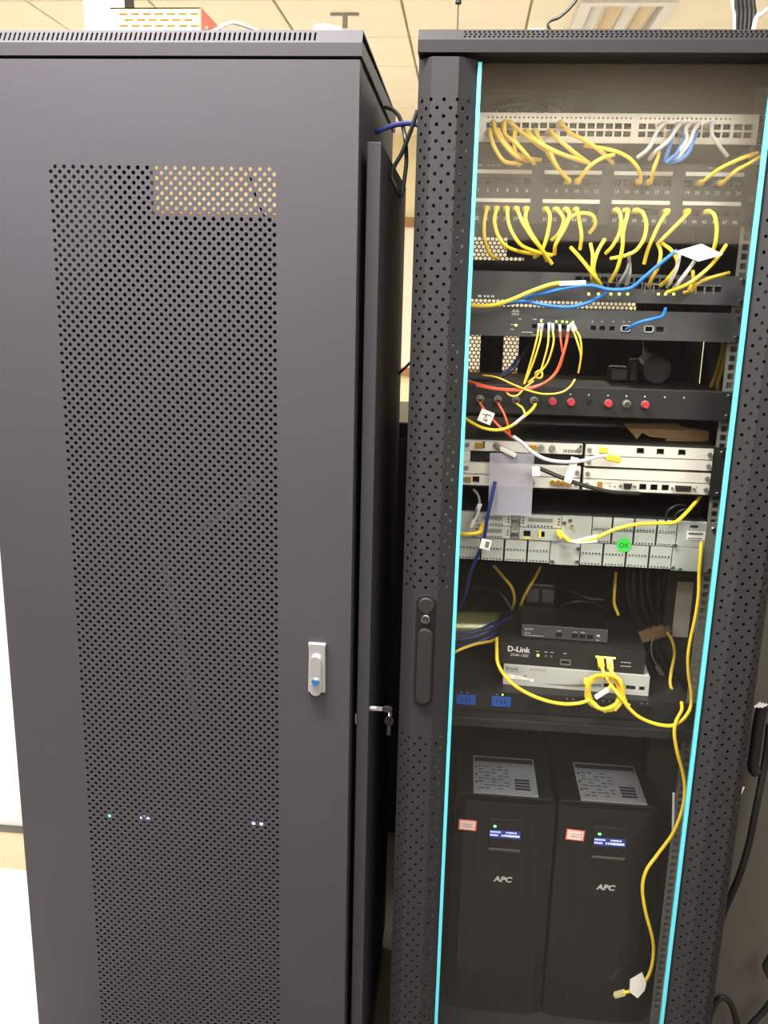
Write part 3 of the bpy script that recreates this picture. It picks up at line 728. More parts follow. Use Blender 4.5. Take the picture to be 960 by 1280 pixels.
q = at(749, 606, YE); MB().box(q.x-0.004, q.x+0.004, YE-0.006, YE-0.003, zc-0.006, zc+0.006).build('coloured_label', 'gold', c4)
pr = MB()
for u in (762, 768): x = at(u, 607, YE).x; pr.box(x-0.001, x+0.001, YE-0.0034, YE-0.003, zc-0.003, zc-0.0005)
for u in (756, 758.5, 760.5, 763, 871): x = at(u, 603, YE).x; pr.box(x-0.0005, x+0.0005, YE-0.0034, YE-0.003, zc+0.002, zc+0.005)
pr.build('printing', 'print_dark', c4)
screws(wc, (1.3650, 1.2935), YE-0.004)

# ---- 7: grey modular router
z0, z1 = 1.1520, 1.2430
gr = thing('modular_router', 'silver grey modular router with slotted blank plates and round green sticker', 'router', (0.3, YE, z0))
MB().box(0.085, 0.518, YE+0.004, YE+0.33, z0, z1).build('chassis', 'void', gr)
MB().box(0.080, 0.520, YE+0.004, YE+0.33, z1, z1+0.0015).build('top_cover', 'device_black', gr)
def dashes(x0, x1, z, n): st = (x1-x0)/n; return [(x0+k*st+st*0.2, x0+k*st+st*0.72, z-0.0016, z+0.0016) for k in range(n)]
def vz(u, v): return at(u, v, YE).z
def vx(u, v): return at(u, v, YE).x
# lower two rows of blanks, left block and right block
zr = [1.1545, 1.1738, 1.1950]
blk = [(0.0905, 0.1325), (0.1335, 0.1740), (0.1750, 0.2150), (0.2160, 0.2560), (0.3080, 0.3480), (0.3490, 0.3880), (0.3890, 0.4280), (0.4290, 0.4680)]
for a, b in blk:
    for zb, zt in zip(zr, zr[1:]):
        MB().plate(a+0.0013, b-0.0013, zb+0.0004, zt-0.0004, YE-0.002, 0.006, dashes(a+0.003, b-0.003, zb+0.0026, 6)).build('blank_plate', 'router_grey', gr)
# upper right blanks
blk2 = [(0.3250, 0.3600), (0.3610, 0.3980), (0.3990, 0.4370), (0.4380, 0.4720)]
for a, b in blk2:
    for zb, zt in ((1.1962, 1.2190), (1.2195, 1.2425)):
        MB().plate(a+0.0013, b-0.0013, zb+0.0004, zt-0.0004, YE-0.002, 0.006, dashes(a+0.003, b-0.003, zb+0.0026, 6)).build('blank_plate', 'router_grey', gr)
# plain pieces between blocks
MB().box(0.2565, 0.3075, YE-0.001, YE+0.004, 1.1525, 1.1955).build('middle_plate', 'router_grey', gr)
MB().box(0.4725, 0.5215, YE-0.003, YE+0.004, 1.1962, 1.2425).build('label_plate', 'router_grey', gr, bevel=0.0008)
MB().box(0.4685, 0.5215, YE-0.003, YE+0.004, 1.1525, 1.1955).build('label_plate', 'router_grey', gr, bevel=0.0008)
MB().box(0.080, 0.0900, YE-0.002, YE+0.004, 1.1525, 1.2425).build('edge_plate', 'router_grey', gr)
# small interface cards, two rows
def wic(a, b, zb, zt):
    hs = dashes(a+0.012, b-0.014, zb+0.0028, 8)
    for x in (a+0.003, b-0.007):
        for k in range(3): hs.append((x, x+0.004, zb+0.006+k*0.0048, zb+0.0085+k*0.0048))
    c = MB().plate(a+0.0006, b-0.0006, zb+0.0005, zt-0.0005, YE-0.004, 0.008, hs).build('interface_card', 'router_grey', gr)
    MB().box(a+0.014, b-0.016, YE-0.0046, YE-0.004, (zb+zt)/2-0.001, (zb+zt)/2+0.006).build('nameplate', 'galvanised', c)
    return c
wcs = []
wcs.append(wic(0.1180, 0.1840, 1.2195, 1.2425)); wcs.append(wic(0.1180, 0.1840, 1.1962, 1.2190))
wcs.append(wic(0.1995, 0.2720, 1.2195, 1.2425))
eth = MB().plate(0.1995, 0.2720, 1.1967, 1.2185, YE-0.004, 0.008, [(0.2065, 0.2190, 1.2030, 1.2130), (0.2320, 0.2440, 1.2030, 1.2130)]).build('ethernet_card', 'router_grey', gr)
for x in (0.21275, 0.238): inst('port', jackw, eth, (x, YE-0.004, 1.208))
MB().box(0.2065, 0.2190, YE-0.0048, YE-0.004, 1.1985, 1.2008).build('yellow_label', 'yellow', eth); MB().box(0.2330, 0.2375, YE-0.0048, YE-0.004, 1.2010, 1.2150).build('yellow_label', 'yellow', eth)
MB().box(0.0905, 0.1175, YE-0.003, YE+0.004, 1.1962, 1.2425).build('edge_card', 'router_grey', gr)
MB().box(0.1845, 0.1990, YE-0.003, YE+0.004, 1.1962, 1.2425).build('card_divider', 'galvanised', gr); MB().box(0.2725, 0.3245, YE-0.003, YE+0.004, 1.1962, 1.2425).build('card_divider', 'router_grey', gr)
ts = MB().cyl((0, 0, 0), (0, -0.005, 0), 0.0040, 0.0032, seg=12).mesh('thumb_screw', 'chrome', smooth=True)
for x, z in ((0.188, 1.231), (0.1955, 1.231), (0.188, 1.207), (0.1955, 1.207), (0.2765, 1.2310), (0.2765, 1.2070), (0.2605, 1.1590), (0.3035, 1.1610), (0.3035, 1.1850), (0.4705, 1.1590), (0.4700, 1.2000), (0.290, 1.225), (0.4830, 1.1565), (0.2860, 1.236)):
    inst('thumb_screw', ts, gr, (x, YE-0.003, z))
st = at(780, 681.5, YE-0.003)
ok = MB().cyl((st.x, YE-0.0020, st.z), (st.x, YE-0.0030, st.z), 0.0128, seg=28).build('green_sticker', 'sticker_green', gr, label='round green sticker reading OK')
MB().text('OK', 0.0125, st.x, YE-0.0033, st.z-0.0045).build('lettering', 'print_dark', ok)
lb = MB().box(vx(858, 668), vx(881, 668), YE-0.0036, YE-0.003, 1.2105, 1.2255).build('barcode_label', 'paper', gr)
bc = MB()
for k in range(13): bc.box(vx(860, 668)+k*0.0019, vx(860, 668)+k*0.0019+(0.0011 if k % 3 else 0.0015), YE-0.004, YE-0.0036, 1.2195, 1.2235)
for k in range(6): bc.box(vx(860, 668)+k*0.004, vx(860, 668)+k*0.004+0.003, YE-0.004, YE-0.0036, 1.2125, 1.2140)
bc.build('barcode', 'print_dark', lb)
MB().box(vx(862, 659), vx(872, 659), YE-0.0036, YE-0.003, 1.2325, 1.2365).build('badge', 'print_dark', gr)
MB().box(0.5220, EX1, YE-0.004, YE, z0, z1).build('ear', 'galvanised', gr); MB().box(EX0, 0.0795, YE-0.004, YE, z0, z1).build('ear', 'galvanised', gr)
screws(gr, (1.1575, 1.2310), YE-0.004)

# ---- 8: power strip unit and shelf
z0, z1 = 0.862, 0.9005
pd = thing('power_strip', 'black rack power strip with blue and black sockets below the small boxes', 'power strip', (0.3, YE, z0))
MB().box(0.07, 0.53, YE, YE+0.10, z0, z1).build('body', 'device_black', pd, bevel=0.001)
MB().box(EX0, EX1, YE-0.003, YE, z0, z1).build('faceplate', 'device_black', pd)
for k, (u, v) in enumerate(((583, 862), (627, 865), (672, 868), (715, 871), (760, 873), (808, 876))):
    q = at(u, v, YE); zc = 0.8825; m = 'socket_blue' if k < 2 else 'plastic_black'
    s = MB().plate(q.x-0.018, q.x+0.018, zc-0.010, zc+0.009, YE-0.006, 0.004, [(q.x-0.008, q.x-0.006, zc-0.004, zc+0.004), (q.x+0.006, q.x+0.008, zc-0.004, zc+0.004), (q.x-0.001, q.x+0.001, zc-0.006, zc+0.002)]).build('socket', m, pd)
    for d_ in (-0.009, 0.002): MB().cyl((q.x+d_, YE-0.003, 0.8955), (q.x+d_, YE-0.0042, 0.8955), 0.0016, seg=8).build('indicator', 'led_lime' if (k == 1 and d_ > 0) else 'cable_grey', pd)
sh = thing('rack_shelf', 'flat black rack shelf carrying the small network boxes', 'shelf', (0.3, 0.35, 0.8975))
MB().box(0.070, 0.530, YE+0.102, 0.56, 0.897, 0.9005).build('deck', 'device_black', sh)
MB().box(0.070, 0.072, YE+0.102, 0.56, 0.88, 0.897).build('side_flange', 'device_black', sh); MB().box(0.528, 0.530, YE+0.102, 0.56, 0.88, 0.897).build('side_flange', 'device_black', sh)
s2 = thing('rack_shelf', 'black rack shelf with a front lip just above the battery units', 'shelf', (0.3, 0.35, 0.842))
MB().box(0.062, 0.538, YE-0.03, 0.56, 0.856, 0.8595).build('deck', 'device_black', s2)
MB().box(0.062, 0.538, YE-0.033, YE-0.03, 0.842, 0.8595).build('front_lip', 'device_black', s2, bevel=0.001)

# ---- 9: small boxes on the shelf
RZ = -0.055
bw = thing('network_recorder_box', 'slim white network box at the bottom of the small stack', 'network box', (0.3225, 0.165, 0.9010), RZ)
# local frame: x along the front, y to the back, z up
W2 = 0.134
MB().plate(-W2, W2, 0.0, 0.039, 0, 0.003, [(0.052+0.0135*k, 0.063+0.0135*k, 0.010, 0.0185) for k in range(4)]+[(0.052+0.0135*k, 0.063+0.0135*k, 0.024, 0.0325) for k in range(2)]+[(0.100, 0.110, 0.010, 0.018), (0.1165, 0.1265, 0.010, 0.018)]).build('front', 'box_white', bw, local=True)
MB().box(-W2, W2, 0.003, 0.15, 0.0, 0.039).build('case', 'box_white', bw, bevel=0.0015, local=True)
jb = MB()
for k in range(4): jb.box(0.0515+0.0135*k, 0.0635+0.0135*k, 0.0026, 0.0032, 0.0095, 0.019)
for k in range(2): jb.box(0.0515+0.0135*k, 0.0635+0.0135*k, 0.0026, 0.0032, 0.0235, 0.033)
jb.box(0.0995, 0.1105, 0.0026, 0.0032, 0.0095, 0.0185); jb.box(0.116, 0.127, 0.0026, 0.0032, 0.0095, 0.0185)
jb.build('port_backs', 'void', bw, local=True)
pr = MB().text('D-Link', 0.0085, -W2+0.003, -0.0004, 0.030, 'LEFT', bold=0.00015)
for k in range(9): pr.box(-W2+0.004+k*0.0031, -W2+0.006+k*0.0031, -0.0004, 0, 0.0265, 0.0275)
for k in range(5): pr.box(-0.085+k*0.006, -0.081+k*0.006, -0.0004, 0, 0.0335, 0.0345)
for x, z in ((-0.093, 0.020), (-0.098, 0.0135), (-0.093, 0.0125), (-0.105, 0.013)): pr.box(x-0.0015, x+0.0015, -0.0004, 0, z-0.0012, z+0.0012)
pr.build('printing', 'print_dark', bw, local=True)
MB().prism([(-0.06, 0.0075), (-0.02, 0.0095), (0.048, 0.017), (0.048, 0.012), (-0.01, 0.0065)], 'y', -0.0006, 0.0).build('grey_wave', 'cable_grey', bw, local=True)
MB().prism([(-W2+0.0005, 0.022), (-0.10, 0.019), (-0.08, 0.012), (-W2+0.0005, 0.012)], 'y', -0.0006, 0.0).build('white_wave', 'paper', bw, local=True)
for x, m in ((-0.117, 'led_yellow'), (-0.080, 'led_white')): MB().box(x-0.0015, x+0.0015, -0.0012, 0, 0.0155 if x < -0.1 else 0.011, 0.0185 if x < -0.1 else 0.0135).build('led', m, bw, local=True)
bk = thing('network_recorder_box', 'black network box with white lettering on top of the white one', 'network box', (0.3125, 0.172, 0.9405), RZ)
MB().plate(-W2, W2, 0.0, 0.044, 0, 0.003, [(0.050, 0.0635, 0.006, 0.016), (0.060-0.0825, 0.073-0.0825+0.002, 0.008, 0.0155)]).build('front', 'device_black', bk, local=True)
MB().box(-W2, W2, 0.003, 0.17, 0.0, 0.044).build('case', 'device_black', bk, bevel=0.0025, local=True)
pr = MB().text('D-Link', 0.0150, -W2+0.015, -0.0005, 0.0255, 'LEFT', bold=0.0004)
pr.text('DNR-1202', 0.0075, -W2+0.021, -0.0005, 0.0165, 'LEFT', shear=0.25)
for k in range(4): pr.box(0.091+k*0.0045, 0.0945+k*0.0045, -0.0004, 0, 0.0205, 0.0215); pr.box(0.091+k*0.0048, 0.0948+k*0.0048, -0.0004, 0, 0.0130, 0.0140)
for x in (-0.063, -0.047, -0.036, -0.012): pr.box(x-0.003, x+0.003, -0.0004, 0, 0.0290, 0.0297)
pr.build('lettering', 'print_white', bk, local=True)
MB().box(-0.0635, -0.0595, -0.0012, 0, 0.0195, 0.0235).build('led', 'led_yellow', bk, local=True)
for x in (-0.047, -0.037): MB().cyl((x, 0, 0.0215), (x, -0.001, 0.0215), 0.002, seg=10).build('led', 'cable_grey', bk, local=True)
us = MB()
for a, b, c, d in ((-0.020, 0.0, 0.0155, 0.0175), (-0.020, 0.0, 0.0065, 0.0085), (-0.020, -0.018, 0.0085, 0.0155), (-0.002, 0.0, 0.0085, 0.0155)): us.box(a, b, -0.0008, 0, c, d)
us.build('socket_frame', 'cable_grey', bk, local=True)
MB().box(0.044, 0.080, -0.001, 0, 0.0265, 0.0295).build('port_lights', 'led_yellow', bk, local=True)
tpk = thing('router_box', 'small dark box router with four jacks on top of the black network box', 'router', (0.300, 0.200, 0.985), RZ*0.8)
MB().plate(-0.080, 0.080, 0.002, 0.0245, 0, 0.003, [(x-0.0055, x+0.0055, 0.0055, 0.0145) for x in (-0.010, 0.020, 0.034, 0.048)]).build('front', 'device_grey', tpk, local=True)
MB().box(-0.082, 0.082, 0.003, 0.11, 0.0, 0.0265).build('case', 'plastic_black', tpk, bevel=0.003, local=True)
jb = MB()
for x in (-0.010, 0.020, 0.034, 0.048): jb.box(x-0.006, x+0.006, 0.0024, 0.0034, 0.005, 0.015)
jb.build('port_backs', 'void', tpk, local=True)
pr = MB().text('tp-link', 0.0062, -0.0745, -0.0004, 0.0165, 'LEFT')
for k in range(5): pr.box(-0.0745+k*0.0075, -0.0685+k*0.0075, -0.0004, 0, 0.0048, 0.0056)
for k in range(2): pr.box(-0.0745+k*0.006, -0.0695+k*0.006, -0.0004, 0, 0.0095, 0.0103)
for x in (-0.010, 0.020, 0.034): pr.box(x-0.004, x+0.004, -0.0004, 0, 0.0180, 0.0188)
for x in (0.060,): pr.box(x, x+0.003, -0.0004, 0, 0.0125, 0.0165); pr.box(x+0.004, x+0.006, -0.0004, 0, 0.0125, 0.0165); pr.box(x, x+0.005, -0.0004, 0, 0.005, 0.006)
pr.build('lettering', 'print_white', tpk, local=True)
# power adapter block behind
pa = thing('power_adapter', 'black double power adapter behind the small box router', 'adapter', (0.268, 0.35, 0.9005))
MB().box(0.232, 0.296, 0.34, 0.40, 0.9005, 1.050).build('case', 'plastic_black', pa, bevel=0.004)
for x in (0.237, 0.268): MB().box(x, x+0.024, 0.338, 0.341, 1.010, 1.038).build('socket_face', 'device_grey', pa, bevel=0.001)
# shiny olive roll on the shelf
q0 = at(560, 766, 0.36); q1 = at(634, 766, 0.36)
ot = thing('foil_roll', 'shiny olive roll lying on the shelf left of the small boxes', 'roll', (q0.x, 0.36, 0.9005))
rr = 0.036
MB().cyl((0.065, 0.36, 0.9005+rr), (0.196, 0.37, 0.9005+rr), rr, seg=28).build('roll', 'olive_tube', ot, smooth=True)
MB().cyl((0.196, 0.37, 0.9005+rr), (0.198, 0.37, 0.9005+rr), 0.012, seg=16).build('core', 'void', ot)
# tilted grey adapter hanging at the right
q = at(812, 792, 0.30)
ga = thing('power_plug', 'grey brown plug hanging among black cables at the right', 'plug', (q.x, q.y, q.z-0.02))
MB().box(-0.030, 0.030, -0.012, 0.012, -0.012, 0.012).xf(Matrix.Translation(q) @ Matrix.Rotation(-0.35, 4, 'Y')).build('body', 'card_brown', ga, bevel=0.004)
MB().box(0.030, 0.042, -0.006, 0.006, -0.006, 0.006).xf(Matrix.Translation(q) @ Matrix.Rotation(-0.35, 4, 'Y')).build('strain_relief', 'cable_grey', ga, bevel=0.002)
# long white label standing on the cable post
vp = thing('cable_post', 'grey upright cable post beside the right mounting rail', 'post', (0.548, 0.33, 0.19))
MB().box(0.512, 0.585, 0.33, 0.345, 0.19, 0.55).box(0.512, 0.585, 0.33, 0.345, 0.55, 1.13).build('upright', 'device_grey', vp)
a = at(847, 727, 0.329); b = at(866, 797, 0.329)
MB().box(a.x, a.x+0.0315, 0.3285, 0.330, b.z, a.z).build('white_label', 'paper', vp)

# ---- 10: uninterruptible power supplies
def ups(x0, lab, base, front, lit):
    W_, H_, D_ = 0.195, 0.669-base, 0.40
    t = thing('battery_backup', lab, 'power supply', (x0+W_/2, front+0.2, base)); X0, X1 = x0, x0+W_
    c = MB().box(X0+0.002, X1-0.002, front+0.02, front+D_, base, base+H_).build('case', 'ups_body', t, bevel=0.006)
    P = [(X0, front+0.022), (X0, front+0.008), (X0+0.02, front+0.002), (X0+0.06, front), (X1-0.06, front), (X1-0.02, front+0.002), (X1, front+0.008), (X1, front+0.022)]
    MB().prism(P, 'z', base, base+H_).build('front_bezel', 'gloss_black', t, bevel=0.0015)
    lx0, lx1 = X0+0.068, X0+0.132; zt = base+H_
    pn = MB().box(lx0, lx1, front-0.002, front+0.004, zt-0.105, zt-0.035).build('control_panel', 'plastic_black', t, bevel=0.0012)
    sc = MB().box(lx0+0.002, lx1-0.002, front-0.0028, front-0.002, zt-0.075, zt-0.058).build('screen', 'lcd_blue', pn)
    tx = MB()
    for k, w_ in enumerate((0.0035, 0.0035, 0.0035, 0.0035, 0.003, 0, 0, 0.003, 0.0035, 0.0035, 0.003, 0.0035)):
        if w_: tx.box(lx0+0.003+k*0.0043, lx0+0.003+k*0.0043+w_, front-0.0031, front-0.0028, zt-0.0638, zt-0.0605)
    for k, w_ in enumerate((0.0035, 0.0035, 0.0035, 0.0025, 0, 0.003, 0.0035, 0.0035)):
        if w_: tx.box(lx0+0.003+k*0.0043, lx0+0.003+k*0.0043+w_, front-0.0031, front-0.0028, zt-0.0710, zt-0.0672)
    tx.box(lx0+0.037, lx1-0.004, front-0.0031, front-0.0028, zt-0.0712, zt-0.0670)
    tx.build('screen_readout', 'lcd_text', pn)
    for k in range(2): MB().box(lx0+0.004+k*0.03, lx0+0.029+k*0.03, front-0.0035, front-0.002, zt-0.092, zt-0.079).build('button', 'gloss_black', pn, bevel=0.001)
    MB().box(lx0+0.001, lx1-0.001, front-0.003, front, zt-0.104, zt-0.0985).build('chin', 'device_grey', pn, bevel=0.001)
    MB().box(lx0+0.009, lx0+0.014, front-0.0032, front-0.002, zt-0.0520, zt-0.0485).build('led', lit, pn)
    MB().text('APC', 0.0165, X0+0.101, front-0.0006, zt-0.173, shear=0.15, bold=0.0006, xs=1.1).build('lettering', 'box_white', t)
    for k in range(2):
        xx = X0+0.045+k*0.105; MB().box(xx, xx+0.0012, front-0.0012, front+0.003, base+0.02, zt-0.03).build('seam', 'void', t)
    return t, X0, zt
def ups_paper(t, u0, v0, u1, zt):
    a = atz(u0, v0, zt); w_, d_ = 0.126, 0.145
    pl = MB().box(a.x, a.x+w_, 0.168, 0.168+d_, zt, zt+0.0012).build('instruction_label', 'paper_grey', t)
    pr = MB().box(a.x+0.003, a.x+w_-0.003, 0.168+d_-0.022, 0.168+d_-0.006, zt+0.0012, zt+0.0016)
    for j in range(4): pr.box(a.x+0.082, a.x+0.112, 0.188+j*0.011, 0.195+j*0.011, zt+0.0012, zt+0.0016)
    for j in range(8):
        for k in range(5):
            if (j*5+k*3) % 7 < 5: pr.box(a.x+0.010+k*0.013, a.x+0.010+k*0.013+0.010, 0.186+j*0.012, 0.1885+j*0.012, zt+0.0012, zt+0.0016)
    for j in range(3): pr.box(a.x+0.004, a.x+0.008, 0.205+j*0.03, 0.212+j*0.03, zt+0.0012, zt+0.0016)
    pr.build('printing', 'print_dark', pl)
def ups_sticker(t, u, v, rot, front):
    q = at(u, v, front-0.001); R = Matrix.Translation((q.x, front-0.0002, q.z)) @ Matrix.Rotation(rot, 4, 'Y')
    a = MB().box(-0.0175, 0.0175, -0.0006, 0, -0.0115, 0.0115).xf(R).build('asset_sticker', 'sticker_red', t)
    MB().box(-0.0150, 0.0150, -0.0010, -0.0006, -0.0095, 0.0095).xf(R).build('sticker_face', 'sticker_pink', a)
    s = MB()
    for j in range(2): s.box(-0.009, 0.009, -0.0013, -0.0010, -0.0035+j*0.005, -0.0022+j*0.005)
    s.xf(R).build('sticker_printing', 'cable_grey', a)
UF = YE
u1, X0, zt = ups(0.1085, 'black battery backup tower on the left, bottom of glass cabinet', 0.19, UF, 'led_green')
ups_paper(u1, 592, 993, 0, zt); ups_sticker(u1, 584.5, 1031.5, 0.03, UF)
u2, X0, zt = ups(0.3080, 'black battery backup tower on the right, beside the hanging yellow cable', 0.19, UF, 'led_green')
ups_paper(u2, 726, 999, 0, zt); ups_sticker(u2, 719, 1044, 0.05, UF)
def hole_near(u, v):
    w_ = at(u, v, LY); j = round((w_.z-pz0)/prow-0.5); o_ = px0+(pitch/2 if j % 2 else 0)
    return Vector((o_+(round((w_.x-o_)/pitch-0.5)+0.5)*pitch, LY, pz0+(j+0.5)*prow))
def behind(h, Y): return CAM+(h-CAM)*((Y-CAM.y)/(h.y-CAM.y))
# units seen only as lights through the perforated door
for k, (u, v) in enumerate(((182, 1021.5), (319, 1030.5))):
    q = behind((hole_near(u-5, v)+hole_near(u+5, v))/2, 0.09)
    t = thing('battery_backup', ('dark battery unit with twin blue lights, left behind perforated door', 'dark battery unit with twin blue lights, right behind perforated door')[k], 'power supply', (q.x, 0.3, 0.09), 0, 'units behind the perforated door')
    MB().box(q.x-0.10, q.x+0.10, 0.095, 0.45, 0.09, 0.70).build('case', 'void', t, bevel=0.005)
    MB().box(q.x-0.035, q.x+0.035, 0.090, 0.096, q.z-0.035, q.z+0.035).build('control_panel', 'void', t, bevel=0.001)
    MB().box(q.x-0.0105, q.x+0.0105, 0.087, 0.0905, q.z-0.0022, q.z+0.0022).build('led_bar', 'led_blue', t, bevel=0.0008)
    if k == 0:
        g = behind(hole_near(139, 1019), 0.09); MB().cyl((g.x, 0.096, g.z), (g.x, 0.089, g.z), 0.003, seg=10).build('led', 'led_green', t)

# ================================================================== CABLES
def W(p):
    """a path point: (u, v, Y) seen point at depth Y, or a Vector in the place"""
    return p if isinstance(p, Vector) else at(*p)
def cable(label, m, pts, r=0.0030, name='patch_cable', cat='cable', group=None, plug0=None, plug1=None, boot=None):
    P = [W(p) for p in pts]
    o = MB().tube(P, r, 8, 7).build(name, m, loc=P[0], smooth=True)
    tag(o, label, cat, group)
    for pl, a, b in ((plug0, P[0], P[1]), (plug1, P[-1], P[-2])):
        if not pl: continue
        d = (a-b).normalized()
        if pl in ('rj', 'rjy'):
            d = Vector((0, 1, 0))
            MB().frame(a-d*0.004, a+d*0.018, 0.0112, 0.0078).build('plug', 'plug_ghost' if pl == 'rj' else 'plug_yellow', o, bevel=0.001)
            MB().cyl(a-d*0.016, a-d*0.002, 0.0036, 0.0052, seg=10).build('boot', m if pl == 'rj' else 'plug_yellow', o, smooth=True)
        elif pl == 'end':
            MB().frame(a-d*0.004, a+d*0.020, 0.0112, 0.0085).build('plug', 'plug_ghost', o, bevel=0.001)
        elif pl == 'fibre':
            MB().frame(a-d*0.002, a+d*0.014, 0.0046, 0.0046).build('plug', 'cable_white', o, bevel=0.0006)
            MB().cyl(a-d*0.014, a-d*0.001, 0.0013, 0.0022, seg=8).build('boot', 'cable_white', o, smooth=True)
        elif pl == 'fc':
            d = Vector((0, 1, 0))
            MB().cyl(a-d*0.002, a+d*0.012, 0.0056, seg=14).build('connector', 'chrome', o, smooth=True)
            MB().cyl(a-d*0.018, a-d*0.002, 0.0018, 0.0034, seg=10).build('boot', 'plastic_black', o, smooth=True)
    return o
def port2(n): return portx(n), 1.7530        # lower row, number n+24
def drop(n, path, lower=True):
    """start at patch panel port n (column 1..24), stick out of the panel, then follow the path"""
    x = portx(n); z = 1.7530 if lower else 1.7970
    return [Vector((x, YE-0.016, z)), Vector((x, YE-0.034, z-0.001))]+path
D = 0.092
rows2 = {
 26: [(605.5,277,.094),(606,300,.094),(613,318,.105),(622,324,.13)],
 27: [(618,275,.092),(622,293,.088),(633,308,.086),(652,315,.10),(672,318,.12)],
 28: [(637,283,.09),(650,305,.086),(668,314,.086),(690,319,.10)],
 29: [(654,279,.088),(667,299,.084),(676,310,.086),(690,330,.10)],
 30: [(657,274,.092),(663,290,.092),(674,307,.094),(684,326,.11)],
 31: [(687.5,270,.092),(685,290,.092),(678,312,.094),(668,322,.11)],
 32: [(702,268,.092),(704.5,277,.094),(699,291,.10),(690,300,.115)],
 33: [(712,269,.090),(706,285,.086),(695,305,.086),(693,318,.10)],
 34: [(724,275,.09),(727,295,.09),(725,312,.10)],
 37: [(776,270,.09),(775,289,.088),(766,307,.088),(757,317,.10)],
 38: [(784,270,.088),(779,291,.086),(778,310,.086),(772,335,.092),(763,352,.118)],
 39: [(803.5,266,.086),(808,280,.082),(805,298,.082),(795,313,.084),(780,320,.088),(763,323,.10)],
 42: [(827,275,.09),(817,295,.088),(810,312,.092),(805,330,.10)],
 43: [(848,279,.088),(831,296,.09),(822,305,.10)],
 45: [(893,269,.086),(896,285,.084),(894,305,.09),(888,320,.10)],
}
LOWLAB = {26: 'leftmost yellow cable plugged in the lower patch panel row', 27: 'second yellow cable from the left in the lower patch panel row',
 28: 'third yellow cable from the left in the lower patch panel row', 29: 'fourth yellow cable from the left, crossing the fifth, lower patch panel row',
 30: 'fifth yellow cable from the left in the lower patch panel row', 31: 'first yellow cable of the second strip, lower patch panel row, bending left',
 32: 'second yellow cable under the second strip, short bend, lower patch panel row', 33: 'third yellow cable under the second strip, slanting left, lower patch panel row',
 34: 'fourth yellow cable under the second strip, hanging straight, lower patch panel row', 37: 'first yellow cable under the third strip, lower patch panel row',
 38: 'yellow cable under the third strip running straight down to the black switch', 39: 'yellow cable under the third strip bulging right in a wide bow',
 42: 'yellow cable at the right end of the third strip, lower patch panel row', 43: 'yellow cable slanting left from the start of the last strip',
 45: 'rightmost yellow cable in the lower patch panel row, bowing right'}
for n, path in rows2.items():
    cable(LOWLAB[n], 'yellow', drop(n-24, path), group='yellow cables on the patch panel', plug0='rj')
cable('yellow patch cable arching out of lower patch panel port 35', 'yellow', [(712,274,.092),(718,269,.086),(730,266.5,.082),(741,270,.082),(744,281,.088),(737,291,.10)], group='yellow cables on the patch panel')
# upper row and the pale switch
upper = [
 (9,  [(699,212,.088),(692,200,.085),(688,190,.086)], 'yellow patch cable rising left from upper patch panel port 9'),
 (10, [(736,209,.086),(752,198,.082),(768,193,.084)], 'yellow patch cable slanting right from upper patch panel port 10'),
 (15, [(798,211,.084),(784,196,.080),(762,187,.082),(730,182,.09)], 'yellow patch cable arching left from upper patch panel port 15'),
 (16, [(817,212,.088),(822,198,.088),(824,190,.10)], 'yellow patch cable standing upright over upper patch panel port 16'),
 (20, [(898,212,.084),(925,199,.082),(947,191,.09)], 'upper of two yellow cables slanting right from panel port 20'),
 (22, [(918,215,.084),(936,205,.082),(951,196,.09)], 'lower of two yellow cables slanting right from panel port 22'),
]
for n, path, lab in upper:
    cable(lab, 'yellow', drop(n, path, False), group='yellow cables on the patch panel', plug0='rj')
def sport(u, row, Y=0.115):
    return Vector((at(u, 160, 0.124).x, Y, 1.8795 if row == 0 else 1.8680))
fan = [
 (612, 1, [(614,172,.085),(619,186,.078),(631,202,.082),(652,204,.10)], 'first yellow cable at the left end of the pale switch'),
 (616, 0, [(620,165,.086),(630,180,.076),(644,195,.080),(660,202,.10)], 'second yellow cable from the left end of the pale switch'),
 (630, 0, [(632,168,.086),(646,180,.076),(660,196,.08),(668,205,.10)], 'third yellow cable from the left end of the pale switch'),
 (643, 1, [(643,172,.085),(643.5,185,.080),(648,207,.10)], 'yellow cable dropping straight down from the pale switch'),
 (636, 0, [(650,164,.086),(664,174,.076),(680,186,.080),(700,192,.10)], 'yellow cable slanting right under the pale switch, behind the bright one'),
 (657, 1, [(664,170,.078),(678,181,.068),(705,194,.070),(734,203,.09)], 'brightest thick yellow cable slanting down across the pale switch'),
 (668, 1, [(672,170,.086),(680,182,.08),(687,196,.085),(696,208,.10)], 'short yellow cable dropping steeply beside the brightest one'),
 (686, 1, [(692,168,.084),(706,181,.076),(722,194,.08),(736,204,.10)], 'yellow cable from the middle of the pale switch going down right'),
 (699, 0, [(712,166,.082),(728,174,.076),(748,187,.078),(766,204,.10)], 'rightmost yellow cable fanning out of the pale switch'),
 (622, 1, [(628,172,.09),(640,188,.086),(655,197,.09),(676,200,.105)], 'yellow cable low in the bundle at the left of the pale switch'),
]
for u, row, path, lab in fan:
    a = sport(u, row)
    cable(lab, 'yellow_thin' if 'low' in lab or 'behind' in lab else 'yellow', [a, a+Vector((0, -0.018, 0))]+path, r=0.0033, group='yellow cables on the pale switch', plug0='rj')
